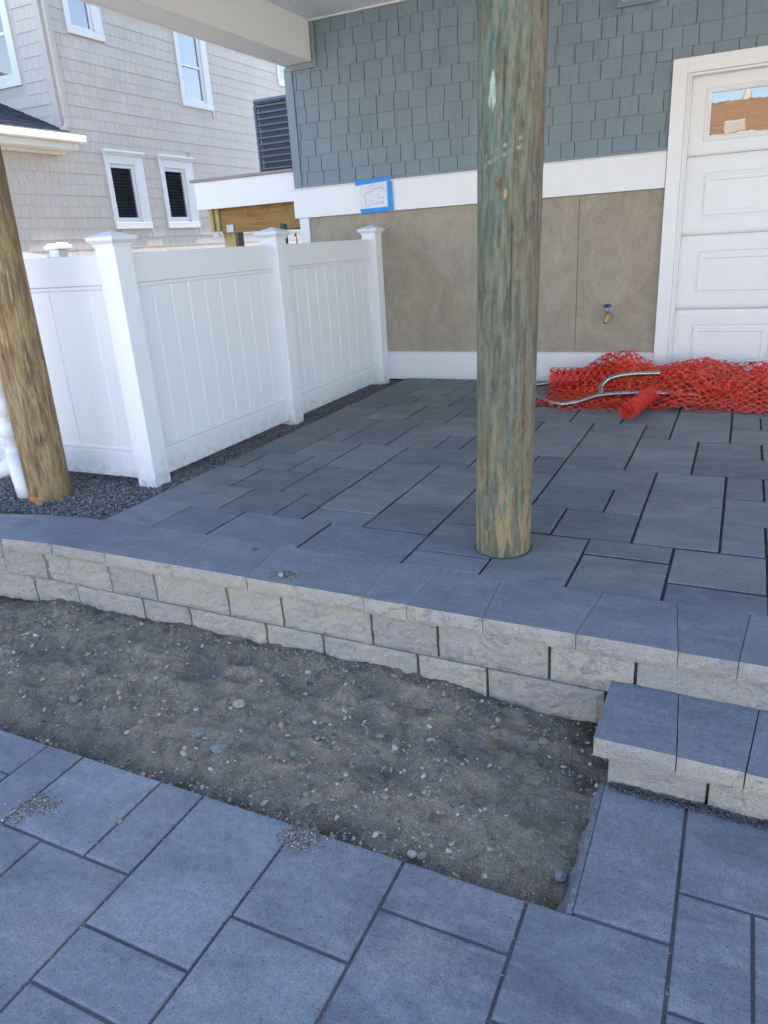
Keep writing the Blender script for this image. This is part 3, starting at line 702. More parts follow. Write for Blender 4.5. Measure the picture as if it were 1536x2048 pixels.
# sand-coloured ring standing in for the thin dark shadow around the centre pile
m = MB()
for k in range(40):
    a0, a1 = 2 * math.pi * k / 40, 2 * math.pi * (k + 1) / 40
    f = lambda a, r: (2.0667 + r * math.cos(a), -3.2686 + r * math.sin(a), .0025)
    ro = lambda a: .1165 + .003 * nz(math.cos(a) * 2, math.sin(a) * 2, 6)
    m.quad(f(a0, .1), f(a0, ro(a0)), f(a1, ro(a1)), f(a1, .1))
c = m.build('pile_shadow_ring', 'joint_sand', up, fix=True)

# ------------------------------------------------------------------ white vinyl fence
Pw = .127
fence = thing('vinyl_fence', (-.06, -1.5, -.03), 'white vinyl privacy fence with capped posts beside the upper patio', 'fence')
def fpost(x, y, z0=-.2, z1=1.245):
    p = part('post', fence, 'white_vinyl', (x - Pw / 2, x + Pw / 2, y - Pw / 2, y + Pw / 2, z0, z1), b=.005)
    m = MB(); h = Pw / 2
    prof = [(h + .004, z1 - .006), (h + .006, z1 + .004), (h + .024, z1 + .022), (h + .027, z1 + .036), (h + .016, z1 + .042), (.004, z1 + .066)]
    for (r0, za), (r1, zb) in zip(prof, prof[1:]):
        for k in range(4):
            c0 = [(-1, -1), (1, -1), (1, 1), (-1, 1)][k]; c1 = [(1, -1), (1, 1), (-1, 1), (-1, -1)][k]
            m.quad((x + c0[0] * r0, y + c0[1] * r0, za), (x + c1[0] * r0, y + c1[1] * r0, za), (x + c1[0] * r1, y + c1[1] * r1, zb), (x + c0[0] * r1, y + c0[1] * r1, zb))
    m.build('post_cap', 'white_vinyl', p, fix=False)
def section(a, b, axis, c, joints):
    """Tongue and groove section from a to b along axis ('Y' or 'X') centred on c."""
    def bx(u0, u1, w, z0, z1, off=0):
        return (c - w / 2 + off, c + w / 2 + off, u0, u1, z0, z1) if axis == 'Y' else (u0, u1, c - w / 2 + off, c + w / 2 + off, z0, z1)
    part('top_rail', fence, 'white_vinyl', bx(a, b, .044, 1.052, 1.203), bx(a, b, .036, 1.030, 1.0515), b=.004)
    part('bottom_rail', fence, 'white_vinyl', bx(a, b, .044, .004, .155), bx(a, b, .036, .1555, .178), b=.004)
    js = [a] + [j for j in joints if a + .01 < j < b - .01] + [b]
    for u0, u1 in zip(js, js[1:]):
        part('board', fence, 'white_vinyl', bx(u0 + .0002, u1 - .0002, .022, .10, 1.04), b=.0045)
for y in (-2.978, -1.514, .0): fpost(-Pw / 2, y + Pw / 2)
xc = -.045 - .022
section(-2.851, -1.514, 'Y', xc, [-2.685 + .147 * i for i in range(9)])
section(-1.387, 0.0, 'Y', xc, [-1.232 + .148 * i for i in range(9)])
fpost(-1.62, -2.978 + Pw / 2)
section(-1.557, -.127, 'X', -2.938 + .022, [-1.472 + .15 * i for i in range(10)])
# neighbour's fence behind it
nf = thing('yard_fence', (-3.1, -.7, -.03), 'white fence with a capped post in front of the beige shingle house', 'fence')
part('post', nf, 'white_vinyl', (-3.06, -2.94, -.68, -.56, -.2, 1.29), b=.005)
part('post_cap', nf, 'white_vinyl', (-3.09, -2.91, -.71, -.53, 1.292, 1.325), (-3.07, -2.93, -.69, -.55, 1.3255, 1.345), b=.006)
arc = MB()
for i in range(24):
    y0, y1 = -1.9 + i * .0505, -1.9 + (i + 1) * .0505
    f = lambda y: 1.30 - .10 * ((y + 1.25) / .6) ** 2 if y > -1.85 else 1.2
    arc.box(-3.02, -2.98, y0, y1, -.05, f((y0 + y1) / 2))
arc.build('arched_panel', 'white_vinyl', nf, fix=False)

# white downspout with couplings next to the pale piling
ds = thing('downspout', (-.745, -3.28, -.03), 'white plastic downspout with couplings behind the pale piling', 'downspout')
def ring(name, x, y, z0, z1, r, mat, par, n=28):
    m = MB(); m.tube([(x, y, z0), (x, y, z0 + .003), (x, y, z1 - .003), (x, y, z1)], [r - .003, r, r, r - .003], n); return m.build(name, mat, par, True)
dx, dy = -.725, -3.245
ring('pipe', dx, dy, .05, 2.6, .041, 'pvc', ds)
for z in (.30, .42, .16): ring('coupling', dx, dy, z, z + .085, .051, 'pvc', ds)
m = MB(); m.tube([(dx, dy, .21), (dx + .01, dy - .01, .12), (dx + .05, dy - .03, .03), (dx + .075, dy - .045, -.05)], [.053, .053, .053, .05], 24); m.build('elbow', 'pvc', ds, True)
m = MB(); m.tube([(dx - .005, dy, .16), (dx - .06, dy - .04, .12), (dx - .12, dy - .08, .10)], [.045, .045, .045], 20); m.build('side_inlet', 'pvc', ds, True)

# ------------------------------------------------------------------ the blue house
YW = .2536
house = thing('blue_house', (3.0, .6, 0), 'blue-grey shingled house with white trim and garage door', 'house')
body = part('wall', house, 'blue_board', (-.865, 2.30, YW + .06, 6.8, -.4, 1.67), (-.865, 2.30, YW + .012, 6.8, 1.675, 2.2), (4.95, 8.6, YW + .06, 6.8, -.4, 2.2), (2.301, 4.949, YW + .31, 6.8, -.4, 2.2), (-.865, 8.6, YW + .012, 6.8, 2.2005, 2.93), (-.865, 8.6, YW + .012, 6.8, 2.935, 8.2), b=0)
# opening for the door is boxed in front by casing; shingles
rs = random.Random(11)
zs = [1.688] + [1.789 + .1275 * k for k in range(10)]
shm = {}
def shingle_mesh(w, h, t, mat, taper=.6):
    key = (round(w, 3), round(h, 3), mat, t)
    if key not in shm:
        m = MB(); x = w / 2
        # wedge: thick butt below, thin above, split texture from material
        V = [(-x, 0, 0), (x, 0, 0), (x, -t, 0), (-x, -t, 0), (-x, 0, h), (x, 0, h), (x, -t * (1 - taper), h), (-x, -t * (1 - taper), h), (-x + .001, -t - .0012, .002), (x - .001, -t - .0012, .002)]
        m.v = V; m.f = [(0, 1, 2, 3), (4, 7, 6, 5), (3, 2, 9, 8), (8, 9, 6, 7), (0, 3, 8, 7, 4), (1, 5, 6, 9, 2)]; m.mi = [0] * 6
        me = m.mesh('shingle'); me.materials.append(MATS[mat]); shm[key] = me
    return shm[key]
for r_, z0 in enumerate(zs):
    z1 = zs[r_ + 1] if r_ + 1 < len(zs) else 2.93
    x = -.81 + rs.uniform(.02, .10); xs = [-.81]
    WS = [.103, .13, .143, .156, .17]
    while x < 3.35: xs.append(x); x += rs.choice(WS)
    for a, b in zip(xs, xs[1:]):
        zt = min(z1 + .014, 2.905)
        zb = z0
        if zb > 2.57 and a < -.56: 
            if b < -.54: continue
            a = -.56
        if b > 2.235 and z0 < 2.24:
            if z0 > 2.12:
                if z0 < 2.226: zb = 2.228
            else:
                if a > 2.225: continue
                b = min(b, 2.249)
        if b - a < .02 or zt - zb < .02: continue
        o = link('shingle', shingle_mesh(b - a - .006, zt - zb, .011, 'blue_shingle'), body)
        o.location = ((a + b) / 2, YW + .010 + rs.uniform(-.0008, .0008), zb + rs.uniform(-.0008, .0008))
part('starter_strip', house, 'blue_board', (-.81, 2.249, YW - .004, YW + .02, 1.664, 1.6875), b=.002)
part('corner_board', house, 'blue_board', (-.889, -.8105, YW - .012, YW + .03, 1.6645, 2.60), (-.8895, -.862, YW + .031, YW + .12, 1.6645, 2.6), b=.003)
part('trim_band', house, 'white_trim', (-.905, 2.2485, YW - .022, YW + .055, 1.418, 1.655), (-.91, 2.248, YW - .034, YW + .05, 1.6555, 1.6635), b=.002)
part('pilaster', house, 'white_trim', (-.872, -.775, YW - .004, YW + .055, -.05, 1.4175), b=.002)
for a, b in ((-.774, .998), (1.001, 1.632), (1.635, 2.2535)):
    part('wall_panel', house, 'parged_concrete', (a, b, YW + .012, YW + .05, .2, 1.4165), b=.0015)
part('base_board', house, 'white_trim', (-.774, 2.2505, YW - .014, YW + .05, -.02, .2225), (-.774, 2.2500, YW - .02, YW + .05, .2228, .2295), b=.002)
part('door_casing', house, 'white_trim', (2.2525, 2.349, YW - .03, YW + .059, -.02, 2.226), (2.3495, 4.9, YW - .03, YW + .059, 2.1325, 2.226), (4.9005, 5.0, YW - .03, YW + .059, -.02, 2.226), b=.002)
part('door_stop', house, 'white_trim', (2.3495, 2.366, YW - .005, YW + .07, -.02, 2.1155), (2.3495, 4.9, YW - .005, YW + .07, 2.116, 2.132), (2.366, 2.378, YW + .02, YW + .085, -.02, 2.1155), b=.002)
part('door_recess', house, 'dark_void', (2.30, 4.95, YW + .135, YW + .30, -.02, 2.2), b=0)
gd = part('garage_door', house, 'door_white', (2.3785, 4.89, YW + .110, YW + .130, -.01, 1.615), b=0)
YD = YW + .085
def raised(mb, x0, x1, z0, z1, y, s=1):
    """Stamped raised panel: moulded frame and centre field."""
    rings = [(0, 0), (.007, .007), (.016, .007), (.022, -.0015), (.050, -.0015), (.056, .0035), (.060, .0035)]
    P = lambda e, d: [(x0 + e, y + d, z0 + e), (x1 - e, y + d, z0 + e), (x1 - e, y + d, z1 - e), (x0 + e, y + d, z1 - e)]
    rs_ = [P(e, d) for e, d in rings]
    for a, b in zip(rs_, rs_[1:]):
        for k in range(4): mb.quad(a[k], a[(k + 1) % 4], b[(k + 1) % 4], b[k])
    mb.poly(rs_[-1])
def door_section(k, window=False):
    z0, z1 = .0126 + .5334 * k + .0025, .0126 + .5334 * (k + 1) - .0025
    mb = MB(); x0, x1 = 2.379, 4.89
    # ship-lap lips top and bottom
    mb.quad((x0, YD + .008, z0), (x1, YD + .008, z0), (x1, YD, z0 + .012), (x0, YD, z0 + .012))
    mb.quad((x0, YD, z1 - .012), (x1, YD, z1 - .012), (x1, YD + .008, z1), (x0, YD + .008, z1))
    mb.quad((x0, YD, z0 + .012), (x1, YD, z0 + .012), (x1, YD - .003, z0 + .030), (x0, YD - .003, z0 + .030))
    mb.quad((x0, YD - .003, z1 - .030), (x1, YD - .003, z1 - .030), (x1, YD, z1 - .012), (x0, YD, z1 - .012))
    za, zb = z0 + .030, z1 - .030
    spans = [(2.497, 3.05), (3.15, 3.70), (3.80, 4.36)] if True else []
    p0, p1 = (z0 + .112, z1 - .112) if not window else (1.702, 2.042)
    y = YD - .003
    mb.quad((x0, y, za), (x1, y, za), (x1, y, p0), (x0, y, p0)); mb.quad((x0, y, p1), (x1, y, p1), (x1, y, zb), (x0, y, zb))
    xe = [x0] + [q for s in spans for q in s] + [x1]
    for a, b in zip(xe[0::2], xe[1::2]): mb.quad((a, y, p0), (b, y, p0), (b, y, p1), (a, y, p1))
    if not window:
        for a, b in spans: raised(mb, a, b, p0, p1, y)
        return mb.build('door_section', 'door_white', gd, fix=False)
    for a, b in spans:      # moulded window surround
        rings = [(0, 0), (.004, -.006), (.012, -.008), (.017, -.004), (.028, -.010), (.036, -.004), (.038, .012)]
        P = lambda e, d: [(a + e - .022, y + d, p0 + e), (b - e, y + d, p0 + e), (b - e, y + d, p1 - e), (a + e - .022, y + d, p1 - e)]
        q = [P(e, d) for e, d in rings]
        for u, v in zip(q, q[1:]):
            for k in range(4): mb.quad(u[k], u[(k + 1) % 4], v[(k + 1) % 4], v[k])
    s = mb.build('door_section', 'door_white', gd, fix=False)
    for a, b in spans:
        pb = MB(); e = .0375; yy = y + .009
        pb.quad((a + e - .022, yy, p0 + e), (b - e, yy, p0 + e), (b - e, yy, p1 - e), (a + e - .022, yy, p1 - e)); pb.build('window_pane', 'door_glass', gd, fix=False)
for k in range(3): door_section(k)
door_section(3, True)
# porch deck over the patio: beam, ceiling boards, slab
part('porch_beam', house, 'beam_white', (-.85, -.604, -3.9, YW - .006, 2.62, 3.2), (-.866, -.8505, -3.9, YW - .006, 2.612, 3.2), b=.003)
part('beam_collar', house, 'blue_board', (-.595, -.5635, YW - .02, YW + .01, 2.575, 2.905), (-.87, -.5955, YW - .02, YW + .01, 2.575, 2.6175), b=.002)
cl = part('porch_ceiling', house, 'ceiling_white', (-.6, 8.6, -3.9, YW + .01, 2.935, 3.2), b=0)
x = -.6; i = 0
while x < 2.6:
    part('ceiling_board', cl, 'ceiling_white', (x + .0008, x + .0872, -3.9, YW - .001, 2.918, 2.934), b=.004); x += .088
part('ceiling_board', cl, 'ceiling_white', (x + .001, 8.6, -3.9, YW - .001, 2.918, 2.934), b=.004)
part('ceiling_moulding', house, 'white_trim', (-.6, 8.6, YW - .022, YW + .005, 2.906, 2.9175), b=.002)
part('porch_header', house, 'beam_white', (-.603, 8.6, -3.9, -3.65, 2.62, 2.917), b=.003)
m = MB()
m.poly([(-1.4, -.4, 8.05), (9.1, -.4, 8.05), (9.1, 3.5, 10.2), (-1.4, 3.5, 10.2)]); m.poly([(-1.4, -.4, 8.25), (-1.4, 3.5, 10.4), (9.1, 3.5, 10.4), (9.1, -.4, 8.25)])
m.poly([(-1.4, -.4, 8.05), (-1.4, -.4, 8.25), (9.1, -.4, 8.25), (9.1, -.4, 8.05)])
m.poly([(-1.4, 7.4, 8.05), (-1.4, 3.5, 10.2), (9.1, 3.5, 10.2), (9.1, 7.4, 8.05)]); m.poly([(-1.4, 7.4, 8.25), (9.1, 7.4, 8.25), (9.1, 3.5, 10.4), (-1.4, 3.5, 10.4)])
m.poly([(-1.4, -.4, 8.05), (-1.4, 3.5, 10.2), (-1.4, 7.4, 8.05), (-1.4, 7.4, 8.25), (-1.4, 3.5, 10.4), (-1.4, -.4, 8.25)])
m.build('roof', 'roof_dark', house)

# porch light above the wall
lt = thing('wall_lantern', (1.99, YW, 2.7), 'white wall light on a blue mounting block above the garage', 'wall light')
part('mounting_block', lt, 'blue_board', (1.855, 2.135, YW - .035, YW - .003, 2.59, 2.85), b=.004)
part('lamp_body', lt, 'white_trim', (1.89, 2.10, YW - .12, YW - .036, 2.615, 2.82), b=.012)

# site plan taped to the trim band
sp_ = thing('taped_site_plan', (-.07, YW - .03, 1.42), 'paper site plan taped to the white trim with blue tape', 'paper')
def leaf(name, pts, y, mat, par, t=.0012):
    m = MB(); f = [(a, y, b) for a, b in pts]; bk = [(a, y + t, b) for a, b in pts]
    m.poly(f); m.poly(bk[::-1])
    for k in range(len(f)): q = (k + 1) % len(f); m.quad(f[q], f[k], bk[k], bk[q])
    return m.build(name, mat, par)
yp = YW - .0365
pp = leaf('paper_sheet', [(-.222, 1.437), (.045, 1.437), (.045, 1.653), (-.222, 1.645)], yp, 'paper', sp_)
leaf('tape', [(-.262, 1.637), (.06, 1.655), (.075, 1.668), (.072, 1.684), (-.26, 1.672)], yp - .004, 'tape_blue', sp_)
leaf('tape', [(.036, 1.44), (.082, 1.44), (.080, 1.650), (.036, 1.647)], yp - .0025, 'tape_blue', sp_)
leaf('tape', [(-.218, 1.413), (.083, 1.4205), (.082, 1.4545), (-.232, 1.449)], yp - .0042, 'tape_blue', sp_)
ink = MB()
def ln(x0, z0, x1, z1, w=.0022):
    d = Vector((x1 - x0, 0, z1 - z0)).normalized(); n = Vector((-d.z, 0, d.x)) * w / 2; y = yp - .0006
    a, b = Vector((x0, y, z0)), Vector((x1, y, z1)); ink.quad(tuple(a - n), tuple(b - n), tuple(b + n), tuple(a + n))
outl = [(-.17, 1.47), (-.175, 1.56), (-.165, 1.575), (-.12, 1.58), (-.10, 1.60), (-.02, 1.605), (.01, 1.60)]
for a, b in zip(outl, outl[1:]): ln(*a, *b, .003)
outl = [(-.17, 1.47), (-.135, 1.468), (-.13, 1.482), (-.02, 1.49), (.0, 1.492), (.0, 1.53), (-.05, 1.525), (-.052, 1.57)]
for a, b in zip(outl, outl[1:]): ln(*a, *b, .003)
for q in range(26):
    x, z = random.uniform(-.15, .0), random.uniform(1.575, 1.64); ln(x, z, x + random.uniform(-.02, .03), z + random.choice([0, 0, .02]), .0016)
ln(-.14, 1.505, -.09, 1.507); ln(-.075, 1.51, -.07, 1.515)
ink.build('printed_lines', 'ink', sp_, fix=False)

# hose faucet
fc = thing('hose_faucet', (1.888, YW, .5), 'brass hose faucet with a blue wheel handle on the concrete wall', 'faucet')
fx = 1.889
m = MB(); m.tube([(fx, YW + .02, .535), (fx, YW - .05, .535)], .014, 14); m.tube([(fx, YW - .045, .548), (fx, YW - .055, .515), (fx - .004, YW - .075, .487), (fx - .006, YW - .085, .470)], [.013, .017, .014, .0145], 14); m.build('spout', 'brass', fc, True)
m = MB(); m.tube([(fx, YW - .045, .54), (fx, YW - .06, .59)], [.011, .008], 12); m.build('stem', 'brass', fc, True)
m = MB(); n = 16
cpt = Vector((fx, YW - .062, .598)); ax = Vector((0, -.35, .94)).normalized(); u = ax.cross(Vector((1, 0, 0))).normalized(); w = u.cross(ax)
m.tube([tuple(cpt + (u * math.cos(a) + w * math.sin(a)) * .025) for a in [2 * math.pi * k / n for k in range(n + 1)]], .0048, 8)
for k in range(4): a = math.pi / 2 * k; m.tube([tuple(cpt), tuple(cpt + (u * math.cos(a) + w * math.sin(a)) * .024)], .0045, 6)
m.build('wheel_handle', 'blue_enamel', fc, True)

# ------------------------------------------------------------------ equipment platform with air conditioner
pf = thing('equipment_platform', (-1.5, .9, 0), 'timber equipment platform with white fascia on the side of the blue house', 'platform')
part('fascia', pf, 'white_trim', (-2.036, -.908, .285, .31, 1.568, 1.812), (-2.036, -2.012, .311, 2.6, 1.568, 1.812), b=.002)
part('deck_top', pf, 'deck_cap', (-2.07, -.905, .262, 2.65, 1.8125, 1.838), b=.003)
part('beam', pf, 'pine_beam', (-1.86, -.895, .40, .44, 1.345, 1.60), b=.003)
part('beam', pf, 'pine_beam', (-1.86, -.895, 2.2, 2.24, 1.345, 1.60), b=.003)
part('rim_joist', pf, 'pine_post', (-1.955, -1.915, .345, 2.6, 1.37, 1.80), b=.003)
part('rim_joist', pf, 'pine_post', (-1.910, -1.865, .375, 2.6, 1.37, 1.80), b=.003)
for x in (-1.6, -1.2): part('joist', pf, 'pine_beam', (x, x + .04, .445, 2.195, 1.60, 1.805), b=.003)
part('post', pf, 'pine_post', (-1.885, -1.745, .45, .59, -.1, 1.60), b=.004)
part('post', pf, 'pine_post', (-1.885, -1.745, 2.06, 2.195, -.1, 1.60), b=.004)
part('bracket', pf, 'galvanized', (-1.80, -1.715, .392, .399, 1.35, 1.42), (-1.742, -1.735, .47, .56, 1.24, 1.40), b=.001)
part('bracket', pf, 'galvanized', (-1.925, -1.86, .338, .344, 1.31, 1.365), b=.001)
for x in (-1.52, -1.3, -1.1):
    m = MB(); m.tube([(x, .392, 1.56), (x, .375, 1.555), (x + .004, .365, 1.53), (x, .375, 1.51), (x - .004, .385, 1.52)], .004, 6); m.build('hook', 'galvanized', pf, True)
ac = thing('air_conditioner', (-1.15, 1.15, 1.838), 'dark blue louvred air conditioner standing on the platform', 'air conditioner')
A = (-1.52, -.92, .66, 1.30)      # x0 x1 y0 y1
part('coil', ac, 'ac_dark', (A[0] + .03, A[1] - .03, A[2] + .03, A[3] - .03, 1.86, 2.47), b=.02)
part('base_pan', ac, 'ac_blue', (A[0], A[1], A[2], A[3], 1.8385, 1.868), b=.008)
part('top_cap', ac, 'ac_blue', (A[0] - .004, A[1] + .004, A[2] - .004, A[3] + .004, 2.455, 2.50), b=.02)
for cx in (A[0], A[1] - .03):
    for cy in (A[2], A[3] - .03): part('corner_post', ac, 'ac_blue', (cx, cx + .03, cy, cy + .03, 1.8685, 2.4545), b=.008)
for k in range(11):
    z = 1.893 + .0535 * k
    part('louvre', ac, 'ac_blue', (A[0] + .031, A[1] - .031, A[2] + .004, A[2] + .016, z, z + .017), b=.003)
    part('louvre', ac, 'ac_blue', (A[0] + .004, A[0] + .016, A[2] + .031, A[3] - .031, z, z + .017), b=.003)
m = MB()
for k in range(46): x = A[0] + .034 + k * .0117; m.box(x, x + .0032, A[2] + .019, A[2] + .0215, 1.875, 2.45)
for k in range(46): y = A[2] + .034 + k * .0124; m.box(A[0] + .019, A[0] + .0215, y, y + .0032, 1.875, 2.45)
tag(m.build('guard_wires', 'ac_blue', ac, fix=False), None, kind='stuff')
for dx_ in (.12, .33, .48): 
    m = MB(); m.tube([(A[0] + dx_, A[2] - .004, 2.466), (A[0] + dx_, A[2] - .009, 2.466)], .006, 8); m.build('screw', 'ac_dark', ac)
gp = thing('garden_stake', (-1.0, .17, -.03), 'dark teal metal stake standing behind the white fence', 'stake')
part('stake', gp, 'teal_paint', (-1.022, -1.012, .15, .19, -.1, 1.385), (-1.0115, -.986, .15, .158, -.1, 1.39), (-.9855, -.976, .15, .19, -.1, 1.38), b=.001)
gs = thing('bent_wire', (-1.0, .3, 0), 'thin bent wire standing beside the teal stake', 'wire')
m = MB(); m.tube([(-.98, .3, -.03), (-.985, .3, .8), (-.99, .3, 1.15), (-.95, .3, 1.22), (-.955, .3, 1.30), (-.97, .3, 1.27)], .006, 6); m.build('wire', 'dark_void', gs, True)

# ------------------------------------------------------------------ the beige neighbour house
NXW = -5.5
nh = thing('shingle_house', (-8, 4, -.03), 'beige shingle-sided two-storey house with white windows and dark porch roof', 'house')
wins = [(2.744, 3.505, 1.58, 2.57), (3.879, 4.655, 1.58, 2.575), (2.50, 3.142, 3.99, 4.75), (4.655, 5.43, 3.39, 4.75), (7.56, 8.3, 4.06, 5.0)]
def holed(y0, y1, z0, z1, holes):
    ys = sorted({y0, y1, *[q for h in holes for q in h[:2]]}); zz = sorted({z0, z1, *[q for h in holes for q in h[2:]]})
    out = []
    for a, b in zip(ys, ys[1:]):
        run = None
        for c, d in zip(zz, zz[1:]):
            if any(h[0] <= a and b <= h[1] and h[2] <= c and d <= h[3] for h in holes):
                if run: out.append((a, b, *run)); run = None
            else: run = (run[0], d) if run else (c, d)
        if run: out.append((a, b, *run))
    return out
part('wall', nh, 'tan_board', *[(-5.7, NXW - .012, a, b, c, d) for a, b, c, d in holed(2.12, 14, -.1, 7.2, [(a + .03, b - .03, c + .04, d - .03) for a, b, c, d in wins])], (-12, NXW - .012, -5.0, 2.11, -.1, 2.66), b=0)
part('front_wall', nh, 'tan_board', (-12, NXW - .02, 2.09, 2.118, 2.6, 3.42), (-6.10, NXW - .02, 2.09, 2.118, 3.42, 4.9), (-12, -6.9, 2.09, 2.118, 3.42, 4.9), (-12, NXW - .02, 2.09, 2.118, 4.9, 7.2), (-12, -11.9, 2.12, 14, -.1, 7.2), b=0)
wins = [(2.744, 3.505, 1.58, 2.57), (3.879, 4.655, 1.58, 2.575), (2.50, 3.142, 3.99, 4.75), (4.655, 5.43, 3.39, 4.75), (7.56, 8.3, 4.06, 5.0)]
strong0 = 2.852; EXP = .139
rn = random.Random(3)
cells = []
k0 = -21
for k in range(k0, 16):
    z0 = strong0 + EXP * k; z1 = z0 + EXP
    if z1 < .55 or z0 > 5.2: continue
    ylo = -1.6 if z1 < 2.7 else 2.2
    y = ylo - rn.uniform(0, .1)
    while y < 9.0:
        w = rn.choice([.085, .105, .125, .14, .155])
        a, b = max(y, ylo), y + w; y += w
        if b - a < .02: continue
        zz0, zz1 = z0, z1
        skip = False
        for (wa, wb, wz0, wz1) in wins:
            if b > wa and a < wb and zz1 > wz0 and zz0 < wz1:
                if a < wa - .02: b = wa + .01
                elif b > wb + .02: a = wb - .01
                elif zz0 < wz0 - .03: zz1 = wz0 + .01
                elif zz1 > wz1 + .03: zz0 = wz1 - .01
                else: skip = True
        if skip or b - a < .015: continue
        cells.append((a, b, zz0, zz1, k % 2 == 0))
# nearest, largest-looking pieces are parts of their own, the rest is one mass
def vis(c):
    a, b, z0, z1, s = c; v = Vector((NXW, (a + b) / 2, (z0 + z1) / 2)) - cam.matrix_world.translation
    px = 768 + 1451.6 * v.dot(cR) / v.dot(cF); py = 1024 - 1451.6 * v.dot(cU) / v.dot(cF)
    inn = -20 < px < 575 and -20 < py < 520 and not (px > 390 and py > 350)
    return (0 if inn else 1, v.length)
cells.sort(key=vis)
nshm = {}
wallp = [o for o in nh.children][0] if nh.children else None
def nsh(a, b, z0, z1, strong):
    t = .0115 if strong else .008; t1 = .003
    return [(NXW - .012, a, z0), (NXW - .012, b, z0), (NXW + t - .006, b, z0), (NXW + t - .006, a, z0), (NXW - .012, a, z1 + .01), (NXW - .012, b, z1 + .01), (NXW + t1 - .006, b, z1 + .01), (NXW + t1 - .006, a, z1 + .01)], [(0, 3, 2, 1), (3, 7, 6, 2), (0, 4, 7, 3), (1, 2, 6, 5), (4, 5, 6, 7)]
for i, (a, b, z0, z1, s) in enumerate(cells[:300]):
    key = (round(b - a, 3), round(z1 - z0, 3), s)
    if key not in nshm:
        V, Fc = nsh(-(b - a) / 2 + .0016, (b - a) / 2 - .0016, 0, z1 - z0, s)
        V = [(v[0] - NXW, v[1], v[2]) for v in V]
        me = bpy.data.meshes.new('shingle'); me.from_pydata(V, [], Fc); me.materials.append(MATS['tan_shingle']); me.update(); nshm[key] = me
    o = link('shingle', nshm[key], wallp); o.location = (NXW + rn.uniform(-.0006, .0006), (a + b) / 2, z0)
V = []; Fc = []
for (a, b, z0, z1, s) in cells[300:]:
    v, f = nsh(a + .0016, b - .0016, z0, z1, s); n = len(V); V += v; Fc += [tuple(n + q for q in g) for g in f]
me = bpy.data.meshes.new('shingle_mass'); me.from_pydata(V, [], Fc); me.materials.append(MATS['tan_shingle']); me.update()
tag(link('shingle_mass', me, nh), None, kind='stuff')
# shingles on the upper wall that faces the street
V = []; Fc = []
for k in range(-1, 16):
    z0 = strong0 + EXP * k; x = -9.0
    while x < NXW - .09:
        w = rn.choice([.085, .105, .125, .14]); a, b = x + .0015, min(x + w, NXW - .08) - .0015; x += w
        if b - a < .02 or (b > -6.95 and a < -6.04 and z0 + EXP > 3.4 and z0 < 4.9): continue
        t = .012 if k % 2 == 0 else .007; n = len(V)
        V += [(a, 2.089, z0), (b, 2.089, z0), (b, 2.089 - t, z0), (a, 2.089 - t, z0), (a, 2.0885, z0 + EXP), (b, 2.0885, z0 + EXP)]
        Fc += [(n, n + 3, n + 2, n + 1), (n + 3, n + 4, n + 5, n + 2), (n, n + 4, n + 3), (n + 1, n + 2, n + 5)]
me = bpy.data.meshes.new('street_shingles'); me.from_pydata(V, [], Fc); me.materials.append(MATS['tan_shingle']); me.update()
tag(link('street_shingles', me, nh), None, kind='stuff')
part('corner_board', nh, 'tan_board', (NXW - .095, NXW + .012, 2.072, 2.088, 2.62, 7.2), (NXW - .011, NXW + .0125, 2.0885, 2.19, 2.62, 7.2), b=.004)
m = MB(); m.box(NXW + .013, NXW + .07, 2.115, 2.20, 2.95, 7.2, .01); m.tube([(NXW + .045, 2.16, 2.95), (NXW + .05, 2.14, 2.86), (NXW + .04, 2.08, 2.80), (NXW + .03, 2.03, 2.78)], .04, 10); m.build('downspout', 'tan_board', nh)
